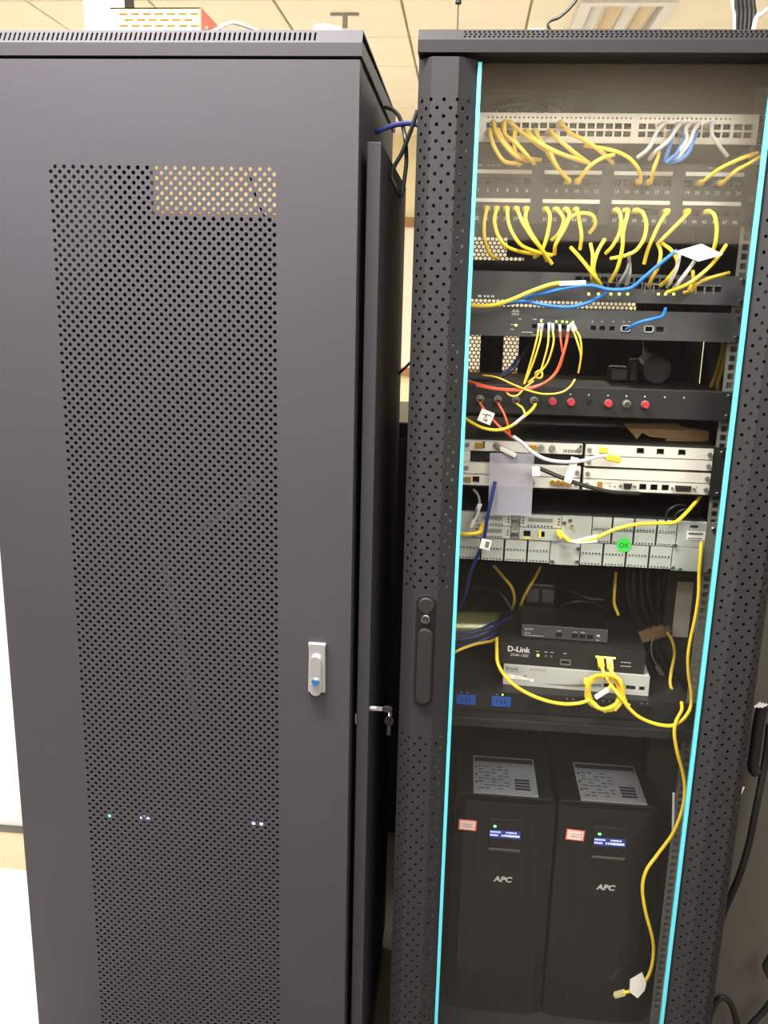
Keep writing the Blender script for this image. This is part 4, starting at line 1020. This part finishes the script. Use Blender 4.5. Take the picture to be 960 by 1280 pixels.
# white and blue leads at the right of the pale switch
wb = [
 (826, 0, [(822,163,.088),(811,185,.078),(797,197,.09)], 'cable_white', 'left white cable drooping from the pale switch'),
 (846, 0, [(845,162,.086),(834,177,.078),(820,189,.08),(812,199,.10)], 'cable_white', 'middle white cable drooping from the pale switch'),
 (857, 0, [(857,162,.086),(858,175,.080),(846,192,.080),(834,202,.09)], 'cable_white', 'white cable curling over the blue loops'),
 (868, 0, [(867,164,.084),(862,178,.080),(848,196,.082),(838,204,.09)], 'cable_white', 'white cable hugging the right of the blue loops'),
 (884, 0, [(890,168,.090),(899,182,.092),(909,195,.105)], 'cable_white', 'short white cable slanting right from the pale switch'),
 (838, 1, [(838,180,.086),(833,195,.082),(831,202,.09)], 'blue', 'leftmost blue cable looping under the pale switch'),
 (853, 1, [(853,178,.084),(845,193,.078),(833,203,.084)], 'blue', 'middle blue cable looping under the pale switch'),
 (867, 1, [(866,177,.082),(861,190,.076),(850,200,.078),(836,204,.09)], 'blue', 'rightmost blue cable looping under the pale switch'),
]
for u, row, path, m, lab in wb:
    a = sport(u, row)
    cable(lab, m, [a, a+Vector((0, -0.018, 0))]+path, r=0.0031, group='leads at the right of the pale switch', plug0='rj')
# cables arriving at the black switch
c2 = [
 ([(713,309,.10),(725,322,.09),(740,341,.088),(750,354,.10),(752,359,.125)], 'yellow', 'yellow cable slanting down right into the black switch'),
 ([(738,304,.10),(741,320,.094),(740,345,.094),(742,357,.125)], 'yellow_thin', 'upright yellow cable dropping into the black switch'),
 ([(756,299,.10),(747,315,.09),(742,335,.088),(746,350,.10),(749,358,.125)], 'yellow', 'yellow cable bending left then down into the black switch'),
 ([(822,304,.10),(826,317,.094),(822,335,.094),(813,352,.11),(811,358,.125)], 'yellow_thin', 'thin yellow cable bending down near the white tag'),
 ([(826,303,.10),(840,314,.092),(847,330,.092),(838,345,.096),(826,357,.12)], 'yellow', 'yellow cable passing behind the blue tagged cable'),
 ([(908,306,.092),(897,322,.084),(880,340,.080),(858,356,.084),(833,366,.11)], 'yellow', 'long yellow cable sweeping from right to the green lights'),
 ([(912,341,.115),(890,347,.11),(873,354,.10),(862,364,.11),(866,352,.12)], 'yellow_thin', 'dim yellow cable hooked at the right of the black switch'),
 ([(866,338,.10),(867,350,.098),(867,362,.105),(855,366,.12)], 'yellow_thin', 'yellow cable hooking under at the right end of the black switch'),
 ([(787,315,.10),(785,335,.092),(776,352,.10),(772,358,.125)], 'cable_grey', 'left grey cable dropping into the black switch'),
 ([(786,318,.105),(787,340,.098),(784,355,.125)], 'cable_white', 'pale upright cable dropping into the black switch'),
 ([(850,317,.092),(846,335,.088),(838,352,.10),(834,358,.125)], 'cable_white', 'left white cable under the big white tag'),
 ([(868,327,.088),(857,342,.086),(846,356,.10),(842,360,.125)], 'cable_white', 'right white cable under the big white tag'),
]
for path, m, lab in c2: cable(lab, m, path, r=0.0030, group='leads into the black switch')
bt = cable('blue cable running along the black switch to the big white tag', 'blue', [(846,313,.080),(826,329,.078),(806,346,.080),(788,360,.086),(762,362,.088),(738,357,.086),(708,360,.086),(682,366,.09),(655,372,.10)], r=0.0031)
tg = [at(u, v, .074) for u, v in ((843,315),(877,305),(904,318),(873,327))]
MB().quad(*tg).quad(*[q+Vector((0,0.0012,0.0006)) for q in reversed(tg)]).build('tag', 'paper', bt, label='white folded paper tag')
cable('blue cable hanging in a shallow curve under the black switch', 'blue', [(757,367,.115),(736,378,.095),(712,384,.09),(684,382,.09),(656,377,.10),(630,380,.12)], r=0.0031)
yt = cable('yellow cable with white sleeve rising right from the left mounting rail', 'yellow', [(590,382,.10),(603,382.5,.098),(620,381,.094),(641,374,.09),(662,365,.088),(686,356.5,.086),(702,354,.086),(730,354,.09)], r=0.0034)
MB().frame(at(699,354.5,.0855), at(732,353.5,.0875), 0.0085, 0.0075).build('sleeve', 'paper', yt, bevel=0.001)
cable('short blue cable leaving the slim network device', 'blue', [(783,412,.124),(797,404,.10),(815,399,.094),(828,395,.10),(832,386,.12)], r=0.0029)

# fibres on the slim network device and the drawer
F = 0.0016
fb = [
 ([(673,412,.118),(671,424,.098),(664,450,.096),(655,480,.098)], 'yellow_thin', 'first thin yellow fibre from slim device, running to lower left'),
 ([(677,412,.118),(675,426,.096),(667,452,.094),(656,479,.098)], 'yellow_thin', 'second thin yellow fibre from slim device, running to lower left'),
 ([(686,412,.118),(685,430,.096),(680,450,.096),(674,466,.098),(660,478,.10)], 'yellow_thin', 'third thin yellow fibre from slim device, tied at the knot'),
 ([(691,412,.118),(692,428,.094),(685,452,.094),(675,466,.098)], 'yellow_thin', 'fourth thin yellow fibre from slim device, tied at the knot'),
 ([(716,412,.118),(722,428,.096),(726,446,.096),(723,466,.105)], 'yellow_thin', 'inner thin yellow fibre bowing right from the slim device'),
 ([(719,411,.118),(725,422,.094),(727,440,.092),(724,462,.10)], 'yellow_thin', 'outer thin yellow fibre bowing right from the slim device'),
 ([(700,413,.118),(701,425,.098),(703,440,.097)], 'orange_red', 'short salmon fibre hanging straight from the slim device'),
]
for path, m, lab in fb: cable(lab, m, path, r=F, name='fibre_cable', group='fibres on the slim network device', plug0='fibre')
cable('salmon red fibre sweeping from the slim device to the left rail', 'orange_red', [(710,414,.118),(708,428,.098),(703,446,.094),(695,465,.094),(680,479,.094),(655,486,.094),(630,486.5,.094),(608,483,.098),(585,476,.11)], r=0.0024, name='fibre_cable', plug0='fibre')
cable('second salmon fibre below the first, running to the left rail', 'orange_red', [(705,440,.096),(700,458,.094),(690,472,.093),(672,483,.093),(650,488,.093),(622,487,.094),(595,482,.10)], r=0.0018, name='fibre_cable')
kn = at(673.5, 468, .094)
cable('thin yellow fibre sagging above the drawer couplers', 'yellow_thin', [(719,474,.096),(712,484,.092),(700,491,.09),(680,492.5,.09),(660,488,.09),(640,480,.092),(622,472,.10),(604,469,.12)], r=F, name='fibre_cable')
kt = MB()
kt.tube([kn+Vector((0.006*math.cos(t), 0.004*math.sin(2*t), 0.006*math.sin(t))) for t in [k*math.pi/6 for k in range(13)]], 0.0016, 6)
tag(kt.build('fibre_tie', 'yellow_thin', smooth=True), 'small yellow knot tying thin fibres below the slim device', 'tie')
cable('thin yellow fibre looping up from the third coupler', 'yellow_thin', [(667,476,.095),(655,486,.092),(647,494,.09),(638,494.5,.092),(631,488,.10)], r=F, name='fibre_cable')
cable('thin black fibre arching behind the salmon ones', 'cable_black', [(585,475,.16),(615,474,.15),(640,464,.15),(650,448,.16),(662,430,.18)], r=0.0024, name='fibre_cable')
cable('navy cable running level behind the salmon fibres', 'navy', [(580,473,.17),(605,475,.165),(625,470,.165),(640,458,.17),(650,445,.18)], r=0.003)
def con(k): q = CONN[k]; return Vector((q.x, YE-0.020, 1.4437))
r1 = cable('orange fibre from the leftmost drawer coupler with a written white tag', 'orange_red', [con(0), con(0)+Vector((0,-0.018,-0.004)), (607,514,.088), (622,531,.08), (634,541,.08), (640,547,.085)], r=0.0022, name='fibre_cable', plug0='fc')
T = Matrix.Translation(at(607.5, 521, .076)) @ Matrix.Rotation(0.35, 4, 'Y')
tq = MB().box(-0.0115, 0.0115, -0.0008, 0.0008, -0.0105, 0.0105).xf(T).build('tag', 'paper', r1)
MB().box(-0.007, -0.001, -0.0013, -0.0008, 0.002, 0.0033).box(0.001, 0.0075, -0.0013, -0.0008, 0.0035, 0.0048).box(-0.001, 0.0005, -0.0013, -0.0008, -0.001, 0.0055).box(-0.002, 0.005, -0.0013, -0.0008, -0.0065, -0.0052).box(-0.002, -0.0008, -0.0013, -0.0008, -0.0065, -0.002).box(0.002, 0.0032, -0.0013, -0.0008, -0.0075, -0.002).xf(T).build('writing', 'print_dark', tq)
cable('orange fibre from the second drawer coupler', 'orange_red', [con(1), con(1)+Vector((0,-0.018,-0.004)), (630,517,.086), (635,532,.082), (638,546,.085)], r=0.0020, name='fibre_cable', plug0='fc')
cable('yellow fibre from the third drawer coupler', 'yellow_thin', [con(2), con(2)+Vector((0,-0.018,-0.003)), (653,510,.092), (656,519,.084), (650,526,.08)], r=0.0018, name='fibre_cable', plug0='fc')
y4 = cable('yellow fibre from the fourth coupler sweeping to the left rail', 'yellow', [con(3), con(3)+Vector((0,-0.018,-0.003)), (664,513,.088), (652,523,.08), (640,532,.077), (624,537.5,.077), (604,535,.08), (586,526,.09), (578,520,.11)], r=0.0027, name='fibre_cable', plug0='fc')
MB().frame(at(642,530.5,.0745), at(656,519,.0775), 0.0085, 0.003).build('clear_tag', 'cable_white', y4, bevel=0.0008)

# on the white chassis and the grey router
gw = cable('white cable dipping across the white chassis to a yellow plug', 'cable_white', [(641,545,.085),(652,553,.086),(664,564,.088),(682,574,.090),(705,577.5,.092),(728,576,.094),(748,571,.10),(760,570,.108)], r=0.0032)
MB().frame(at(757,571,.108), at(775,575,.112), 0.012, 0.011).build('plug', 'yellow_thin', gw, bevel=0.002)
bf = cable('black cable with white flag crossing the lower white chassis', 'cable_black', [(673,585,.100),(690,592,.098),(712,601,.097),(738,609,.10),(765,615,.105),(800,617,.12)], r=0.0036)
MB().frame(at(670,583,.097), at(670,595,.097), 0.013, 0.003, Vector((0,1,0))).build('flag', 'paper', bf)
MB().frame(at(719,572,.094), at(709,603,.094), 0.0125, 0.003, Vector((0,1,0))).build('flag', 'paper', bf)
cx_ = thing('coax_connector', 'small white coaxial connector plugged at the left of the white chassis', 'connector', at(620,557,.125))
MB().cyl(at(619,556,.132), at(627,562,.118), 0.005, seg=12).build('collar', 'galvanised', cx_, smooth=True)
MB().frame(at(625,560,.119), at(645,570,.112), 0.007, 0.007).build('body', 'chassis_white', cx_, bevel=0.001)
sheet = MB(); a, b, c, d = at(612.5,566,.118), at(668,567,.118), at(664,645,.112), at(610,643,.112)  # semi-transparent pale quad set before the chassis
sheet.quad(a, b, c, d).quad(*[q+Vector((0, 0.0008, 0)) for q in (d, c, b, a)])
tag(sheet.build('pale_sheet', 'pale_translucent', loc=d), 'translucent pale sheet before the white chassis', 'sheet')
# cardboard piece on the chassis top
cb = thing('cardboard_piece', 'brown piece of cardboard lying on top of the white chassis', 'cardboard', (0.44, YE+0.08, 1.3745))
cY = YE+0.05
e = [at(u, v, cY) for u, v in ((779,529),(835,530),(893,539),(893,552),(812,546),(803,541),(796,549))]
e = [(min(q.x, 0.522), max(q.z, 1.375)) for q in e]
MB().prism(list(reversed(e)), 'y', cY, cY+0.003).build('sheet', 'card_brown', cb)
MB().box(e[1][0], 0.515, cY+0.003, cY+0.10, 1.3748, 1.3778).build('bottom_flap', 'card_brown', cb)
ry = cable('yellow cable from the grey router arching right to the rail', 'yellow', [(700,668,.118),(706,671,.100),(716,677,.094),(745,672,.092),(768,662,.092),(795,655.5,.092),(822,654,.094),(843,653,.098),(856,643,.11),(866,632,.135),(876,620,.16)], r=0.0032, plug0='rjy')
tq = [at(u, v, .090) for u, v in ((711,677),(747,667.5),(746,678),(722,679.5))]
MB().quad(*tq).quad(*[q+Vector((0,0.001,0)) for q in reversed(tq)]).build('tag', 'paper', ry)
for pts, lab in (([(832,655,.13),(834,640,.128),(845,632,.13),(858,633,.14),(868,645,.16)], 'outer black wire loop above the right end of the grey router'),
                 ([(841,655,.13),(846,642,.128),(858,636,.13),(872,640,.15)], 'inner black wire loop above the right end of the grey router')):
    cable(lab, 'cable_black', pts, r=0.002, name='wire_loop')
yl = cable('short yellow cable tucked at the left end of the grey router', 'yellow', [(566,667,.12),(580,667.5,.10),(592,667,.098),(601,664,.105),(603,655,.125)], r=0.0034)
MB().frame(at(600.5,668,.108), at(603.5,654,.118), 0.007, 0.007).build('plug', 'plug_yellow', yl, bevel=0.001)
wl = cable('white sleeved lead standing above the left end of the grey router', 'cable_grey', [(592,612,.12),(598,620,.11),(599,630,.10),(594,643,.10),(589,657,.11)], r=0.0022)
MB().cyl(at(600,630,.099), at(589,658,.108), 0.0042, seg=10).build('sleeve', 'cable_white', wl, smooth=True)
nv = cable('navy cable with a barcode tag falling past the left of the grey router', 'navy', [(619,602,.105),(614,625,.095),(609,648,.09),(605,672,.09),(597,695,.092),(588,715,.10),(583,738,.115),(577,754,.13),(566,766,.15)], r=0.0032)
T = Matrix.Translation(at(607, 680.5, .083)) @ Matrix.Rotation(0.18, 4, 'Y')
tq = MB().box(-0.009, 0.009, -0.001, 0.001, -0.009, 0.009).xf(T).build('tag', 'paper', nv, bevel=0.0004)
t_ = MB()
for k in range(6): t_.box(-0.0005+k*0.0011, 0.0002+k*0.0011, -0.0014, -0.001, -0.005, 0.006)
t_.xf(T).build('barcode', 'print_dark', tq)

# around the shelf
for pts, lab, m in (([(617,707,.30),(630,722,.30),(640,735,.31),(643,750,.33),(640,762,.36)], 'left yellow cable dropping behind the small boxes', 'yellow_thin'),
                    ([(676,708,.30),(667,725,.30),(658,740,.31),(652,753,.33),(650,764,.36)], 'right yellow cable dropping behind the small boxes', 'yellow_thin'),
                    ([(770,715,.30),(768,740,.29),(768,755,.285),(773,769,.28)], 'yellow cable hanging right of the small router box', 'yellow_thin'),
                    ([(556,822,.20),(575,812,.20),(595,805,.21),(615,801,.24),(628,795,.28)], 'yellow cable slanting up behind the black network box', 'yellow_thin')):
    cable(lab, m, pts, r=0.0030)
for k, (pts, lab) in enumerate((([(562,800,.24),(590,797,.24),(612,788,.25),(628,776,.28)], 'upper navy cable lying left of the small boxes'),
                                ([(560,808,.24),(588,805,.235),(610,797,.24),(626,789,.27)], 'lower navy cable lying left of the small boxes'),
                                ([(565,792,.25),(592,790,.25),(615,780,.27),(640,772,.31)], 'topmost navy cable lying left of the small boxes'))):
    cable(lab, 'navy', pts, r=0.0032, group='navy cables left of the small boxes')
for k, (pts, lab) in enumerate((([(690,726,.40),(712,738,.38),(735,748,.36),(755,750,.36)], 'black cable trailing right from the double adapter'),
                                ([(640,762,.33),(625,742,.34),(600,735,.36),(575,742,.40)], 'black cable arching over the olive roll'),
                                ([(700,757,.32),(720,752,.31),(742,754,.32),(760,764,.33)], 'black cable lying on top of the small router box'))):
    cable(lab, 'cable_black', pts, r=0.0032)
bl = [('leftmost', [(786,708,.30),(785,735,.29),(790,760,.29),(802,780,.30),(812,792,.31)]), ('second', [(793,708,.29),(792,740,.28),(796,770,.29),(806,800,.31)]),
      ('third', [(803,709,.30),(802,740,.29),(806,765,.29),(816,790,.31)]), ('fourth', [(812,710,.29),(810,735,.28),(816,762,.29),(822,786,.31)]),
      ('fifth', [(822,710,.30),(824,735,.29),(822,765,.30),(828,800,.31)]), ('rightmost', [(834,712,.31),(826,735,.30),(822,752,.30),(818,775,.31)])]
for nm_, pts in bl: cable(f'{nm_} of the black power cords hanging below the grey router', 'cable_black', pts, r=0.0048, name='power_cable', group='black power cords below the grey router')
tr = [('left', [(800,800,.30),(806,820,.29),(815,845,.28),(828,870,.27)]), ('right', [(818,800,.30),(826,820,.29),(836,845,.28),(850,868,.27)])]
for nm_, pts in tr: cable(f'{nm_} thick black cord falling from the grey brown plug', 'cable_black', pts, r=0.0075, name='power_cable')
gc = cable('thin grey cable below the grey brown plug ending in a plug', 'cable_grey', [(818,792,.285),(814,808,.275),(816,822,.27),(823,834,.265)], r=0.0018)
MB().frame(at(821,832,.264), at(829,845,.262), 0.009, 0.009).build('plug', 'cable_grey', gc, bevel=0.002)
# yellow cables before the shelf
cable('yellow cable sagging below the white network box into the coil', 'yellow', [(621,798,.20),(621,812,.15),(622,828,.118),(629,842,.108),(641,855,.10),(660,867,.096),(683,876,.093),(705,880,.092),(724,879,.092),(737,875,.092)], r=0.0033)
def ringpts(cx, cy, rx, ry, Y, ph, n=12, turns=1.0, wob=0.0):
    return [(cx+rx*math.cos(ph+turns*2*math.pi*k/n)+wob*math.sin(3.1*k), cy+ry*math.sin(ph+turns*2*math.pi*k/n)+wob*math.cos(2.3*k), Y+0.004*math.sin(1.7*k)) for k in range(n+1)]
co = cable('coiled yellow cable tied in a ring before the white network box', 'yellow', ringpts(756,864,23,21,.092,0.2,22,1.95,1.6)+[(784,883,.094),(786,880,.094)], r=0.0034)
MB().tube([at(*q) for q in ringpts(755,866,20,22,.099,1.4,22,1.9,2.0)], 0.0033, 8).build('inner_turns', 'yellow', co, smooth=True)
MB().frame(at(744,872,.084), at(760,862,.084), 0.010, 0.006).build('tag', 'paper', co, bevel=0.001)
MB().frame(at(759,863,.085), at(764,858,.088), 0.006, 0.006).build('crimp', 'yellow_thin', co, bevel=0.001)
pj = cable('yellow cable from the left jack of the black box down to the shelf edge', 'yellow', [(750,826,.145),(752,833,.128),(757,845,.112),(768,862,.094),(780,877,.090),(787,886,.090),(800,897,.090),(820,905,.092),(840,907,.096),(854,899,.105),(862,888,.12)], r=0.0033)
MB().frame(at(750,822,.150), at(752,835,.134), 0.0115, 0.0095, Vector((0,1,0))).build('plug', 'plug_yellow', pj, bevel=0.0012)
pk = cable('yellow cable with a clear plug from the right jack of the black box', 'yellow', [(762,827,.145),(763,836,.126),(769,848,.112),(775,862,.105),(777,876,.098),(768,888,.094)], r=0.0036)
MB().frame(at(761.5,823,.150), at(763,838,.130), 0.0115, 0.0095, Vector((0,1,0))).build('plug', 'plug_ghost', pk, bevel=0.0012)
yw = cable('yellow plug and lead at the jacks of the white network box', 'yellow', [(733,852,.140),(735,858,.125),(737,868,.11),(742,880,.10)], r=0.0033)
MB().frame(at(733,848,.146), at(734,857,.135), 0.0115, 0.010, Vector((0,1,0))).build('plug', 'plug_yellow', yw, bevel=0.0012)
cable('faint yellow cable rising up the cable post behind the rail', 'yellow_thin', [(834,790,.26),(841,803,.25),(843,818,.235),(839,840,.22),(838,856,.205),(844,869,.19),(850,875,.17),(854,880,.14)], r=0.0030)
lg = cable('long yellow cable hanging before the towers with a tagged loose end', 'yellow', [(852,878,.135),(852,888,.115),(845,902,.095),(843,918,.090),(847,942,.088),(854,968,.088),(856,990,.088),(852,1015,.088),(841,1042,.088),(822,1068,.09),(808,1088,.092),(803,1110,.094),(807,1140,.096),(815,1170,.098),(817,1190,.10),(813,1214,.102),(803,1230,.105),(790,1238,.11),(779,1241,.115)], r=0.0032, plug1='end')
tq = [at(u, v, .098) for u, v in ((788,1226),(803,1217),(808,1229),(806,1238),(797,1248),(787,1240))]
MB().quad(*tq).quad(*[q+Vector((0,0.004,0)) for q in reversed(tq)]).build('tag', 'paper', lg, label='crumpled white paper tag')
cable('yellow cable running down the right mounting rail', 'yellow', [(878,660,.150),(876,690,.132),(874,715,.128),(873,745,.126),(869,772,.124),(863,800,.122),(860,822,.122),(861,845,.124),(864,865,.126),(864,880,.128),(860,893,.12)], r=0.0030)
tie = MB(); tie.frame(at(842,991,.132), at(841,1045,.132), 0.004, 0.0012, Vector((0,1,0)))  # narrow white upright bar
tag(tie.build('white_strip', 'cable_white'), 'thin white strip standing beside the long yellow cable', 'cable tie')  # plain white bar, not necessarily a tie
# faint yellow cables at the back right
for pts, lab in (([(905,425,.30),(900,450,.30),(892,475,.31),(880,498,.33)], 'left dim yellow cable behind the right rail'), ([(910,430,.29),(903,460,.29),(897,480,.30),(899,495,.32)], 'right dim yellow cable behind the right rail')):
    cable(lab, 'yellow_thin', pts, r=0.0034)
pb = thing('black_plug', 'round black power plug standing on the fibre drawer', 'plug', (at(819,468,.28).x, .28, 1.468))
q = at(819, 462, .26)
MB().cyl((q.x, .24, 1.4685+0.026), (q.x, .30, 1.4685+0.026), 0.026, 0.030, seg=22).build('body', 'plastic_black', pb, bevel=0.003)
MB().box(q.x-0.008, q.x+0.008, 0.238, 0.242, 1.492, 1.498).build('screw_cover', 'dark_steel', pb)
MB().tube([(q.x, .29, 1.51), (q.x-0.003, .34, 1.515), (q.x+0.004, .39, 1.53), (q.x+0.008, .42, 1.60), (q.x+0.008, .44, 1.68)], 0.005, 8).build('lead', 'cable_black', pb, smooth=True)
q = at(775, 470, .30)
pb2 = thing('adapter_block', 'small black adapter block beside the round plug on the drawer', 'adapter', (q.x, .30, 1.468))
MB().box(q.x-0.022, q.x+0.012, .28, .32, 1.4685, 1.495).build('case', 'plastic_black', pb2, bevel=0.003)
MB().box(q.x+0.014, q.x+0.030, .28, .31, 1.4685, 1.510).build('side_case', 'plastic_black', pb2, bevel=0.003)

# ================================================================== BETWEEN, ABOVE AND BEHIND THE CABINETS
db = thing('dark_cabinet', 'low dark cabinet standing behind the gap between the cabinets', 'cabinet', (-0.05, 1.2, 0))
MB().box(-0.42, 0.32, 1.0, 1.5, 0.05, 1.278).build('body', 'plastic_black', db, bevel=0.004)
MB().box(-0.40, 0.30, 0.985, 1.0, 0.07, 1.235).build('door', 'plastic_black', db, bevel=0.003)
MB().box(-0.38, 0.28, 1.02, 1.48, 0.0, 0.05).build('plinth', 'void', db)
cable('dark blue cable bridging the gap between the two cabinets', 'navy', [at(470,165.5,.145), (475,163,.14), (488,158,.14), (505,154.5,.14), (520,155.5,.14), Vector((0.006,.14,1.875))], r=0.0042, name='network_cable')
cable('black cable loop hanging in the gap between the cabinets', 'cable_black', [(482,134,.26),(492,138,.22),(500,148,.17),(506,170,.13),(508,200,.13),(505,228,.13),(502,246,.13)], r=0.0035, name='hanging_cable')
cable('black cable curving from the glass cabinet to the loop end', 'cable_black', [(522,138,.12),(514,162,.12),(503,190,.12),(493,208,.12),(490,222,.12),(496,236,.12),(501,247,.125)], r=0.0035, name='hanging_cable')
cable('thin black cable crossing the pale gap lower down', 'cable_black', [(480,484,.55),(492,473,.50),(504,462,.48),(516,450,.50)], r=0.0028, name='hanging_cable')
cable('dark cable hugging the rear edge of the left cabinet', 'cable_black', [(483,142,.50),(486,155,.50),(486,168,.52),(487,178,.55)], r=0.003, name='hanging_cable')
cable('black wire seen through the top holes of the perforated door', 'cable_black', [(313,222,.50),(318,240,.50),(324,256,.50),(329,268,.50),(334,285,.50)], r=0.003, name='hanging_cable')
cable('pale grey cable hanging inside the perforated door', 'cable_grey', [(205,702,.02),(212,735,.02),(222,780,.02),(234,840,.02),(245,900,.02)], r=0.0055, name='hanging_cable')
cable('pale cable bundle bending behind the perforated door', 'cable_grey', [(242,668,.06),(262,655,.05),(285,640,.05),(305,622,.06),(318,600,.09)], r=0.006, name='hanging_cable')
# box with slots on the left cabinet roof
z0 = 1.9775; yb = 0.12
a = at(138, 15, yb); b = at(250, 9, yb); zt = at(195, 9.5, yb).z
pb = thing('power_supply_box', 'cream slotted power supply box with an orange end on the left cabinet', 'power supply', ((a.x+b.x)/2, yb+0.05, z0))
hs = []; Wd = b.x-a.x
for j in range(6):
    zz = zt-0.008-j*0.0085
    for k in range(7):
        if j in (1, 3, 5) and k == 6: continue
        x = a.x+0.014+k*0.0195+(0.009 if j % 2 else 0)
        if zz-0.003 > z0+0.004: hs.append((x, x+0.014, zz-0.0028, zz))
fp = MB()
for j in range(6):
    zz = zt-0.008-j*0.0085; zl = zz-0.0055 if j < 5 else z0+0.002; zh = zt if j == 0 else zz+0.003
    zl = max(zl, z0+0.002)
    if zh > zl: fp.plate(a.x, b.x, zl, zh, yb, 0.003, [h for h in hs if zl < h[2] and h[3] < zh])
fp.build('slotted_front', 'box_cream', pb)
MB().box(a.x+0.002, b.x-0.002, yb+0.003, yb+0.14, z0+0.003, zt-0.002).build('inside', 'wood_brown', pb)
MB().box(a.x, b.x, yb, yb+0.14, zt-0.002, zt).build('lid', 'box_cream', pb)
en = MB().box(b.x, b.x+0.002, yb, yb+0.14, z0+0.003, zt).build('orange_end', 'box_orange', pb)
wv = MB()
wv.box(b.x+0.002, b.x+0.0026, yb+0.02, yb+0.06, zt-0.025, zt-0.022).box(b.x+0.002, b.x+0.0026, yb+0.03, yb+0.034, zt-0.04, zt-0.018).box(b.x+0.002, b.x+0.0026, yb+0.05, yb+0.07, zt-0.045, zt-0.042)
wv.build('faded_print', 'trim_tan', en)
for x in (a.x+0.01, b.x-0.02): MB().box(x, x+0.01, yb+0.01, yb+0.13, z0, z0+0.003).build('foot', 'plastic_black', pb)
cable('thin white cable lying on the left cabinet roof', 'cable_white', [Vector((-0.355,0.16,2.02)), (284,30,.16),(295,29,.18),(310,34,.20),(320,38,.22)], r=0.0028, name='roof_cable')
q = at(415, 36, .12)
wt = MB(); wt.prism([(q.x-0.03, z0), (q.x-0.026, q.z), (q.x-0.01, q.z+0.003), (q.x+0.018, q.z-0.003), (q.x+0.03, z0)], 'y', .10, .14)
tag(wt.build('plastic_clamp', 'cable_white', bevel=0.002), 'small white plastic piece lying on the left cabinet roof', 'clamp')
# on the right cabinet roof
zr_ = 1.9875
q = at(573, 18, .20)
an = thing('antenna', 'thin rod antenna with a black tip on the glass cabinet roof', 'antenna', (q.x, .20, zr_))
MB().cyl((q.x, .20, zr_), (q.x, .20, zr_+0.008), 0.008, 0.005).build('base', 'plastic_black', an)
t_ = at(573, 5, .20).z
MB().cyl((q.x, .20, zr_+0.008), (q.x-0.001, .20, t_), 0.0012, seg=8).build('rod', 'dark_steel', an)
MB().cyl((q.x-0.001, .20, t_), (q.x-0.001, .20, t_+0.07), 0.0055, seg=12).build('tip', 'plastic_black', an, bevel=0.001)
cable('thin black cable rising from the glass cabinet roof', 'cable_black', [Vector((0.245,.18,zr_+0.003)), (685,33,.18),(700,21,.18),(714,8,.18),(724,-8,.18),(738,-50,.18)], r=0.0024, name='roof_cable')
q = at(668, 34, .06)
wt = MB(); wt.prism([(q.x-0.014, zr_), (q.x-0.010, zr_+0.0035), (q.x+0.010, zr_+0.0035), (q.x+0.014, zr_)], 'y', .02, .05)
tag(wt.build('plastic_clamp', 'cable_white', bevel=0.001), 'small white plastic piece on the glass cabinet roof edge', 'clamp')
ds = ('leftmost', 'second', 'third', 'fourth', 'rightmost')
for k in range(5):
    u = 921.5+k*5.2
    cable(f'{ds[k]} black cable of the bundle rising from the glass cabinet roof', 'cable_black', [Vector((at(u+1, 36, .25).x, .25, zr_)), (u, 20, .25), (u-1, 0, .25), (u-2.5, -70, .25)], r=0.0042, name='riser_cable', group='black riser cables on the glass cabinet')
cable('pale cable beside the black riser bundle, left', 'cable_white', [Vector((at(922,36,.23).x,.23,zr_)), (918,22,.23),(916,8,.23),(915,-40,.23)], r=0.0022, name='roof_cable')
cable('white cable slanting out right of the black riser bundle', 'cable_white', [Vector((at(940,36,.22).x,.22,zr_)), (944,27,.22),(952,18,.22),(966,8,.22),(985,0,.22)], r=0.0034, name='roof_cable')
# grey cabinet at the lower right, with hanging black cables
gx = thing('metal_cabinet', 'low grey metal cabinet at the lower right edge', 'cabinet', (0.95, 0.5, 0))
MB().box(0.636, 1.25, 0.16, 0.8, 0.04, 1.25).build('body', 'cabinet_grey', gx, bevel=0.012, smooth=True, segs=3)
MB().box(0.66, 1.23, 0.18, 0.78, 0.0, 0.04).build('plinth', 'plastic_black', gx)
cable('black cable hanging down the front of the grey cabinet', 'cable_black', [(962,905,.10),(958,940,.10),(952,975,.09),(945,1010,.08),(936,1055,.08),(924,1095,.08),(909,1130,.09),(898,1160,.11)], r=0.0065, name='hanging_cable')
hb = MB(); 
hb.tube([at(u, v, .09) for u, v in ((953,882),(948,905),(944,935),(941,958),(946,966))], 0.010, 10)
hbo = tag(hb.build('cable_bundle', 'cable_black', smooth=True), 'thick black cable bundle with a white tie at right edge', 'cable bundle')
for k in range(3): MB().frame(at(943+k*4, 884, .078), at(951+k*4, 878+k, .078), 0.003, 0.003).build('tie', 'cable_white', hbo)
for pts, lab in (([(884,1282,.10),(893,1255,.10),(903,1247,.10),(914,1256,.10),(922,1282,.10)], 'black cable loop at the foot of the glass cabinet'),
                 ([(930,1290,.10),(945,1274,.10),(956,1262,.10),(968,1245,.10)], 'black cable bending out of the lower right corner'),
                 ([(963,1195,.10),(957,1208,.10),(963,1222,.10)], 'short black cable bend at the right edge')):
    cable(lab, 'cable_black', pts, r=0.006, name='floor_cable')
q0, q1 = at(929, 984, .095), at(914, 1022, .095)
sv = MB(); sv.quad(q0, q1, q1+Vector((0.006,0.001,0.02)), q0+Vector((0.003,0.001,0.0))).quad(q0+Vector((0,.001,0)), q0+Vector((0.003,.002,0)), q1+Vector((0.006,.002,0.02)), q1+Vector((0,.001,0)))
tag(sv.build('paper_sliver', 'paper', loc=q1), 'thin white paper sliver beside the right door stile', 'paper')
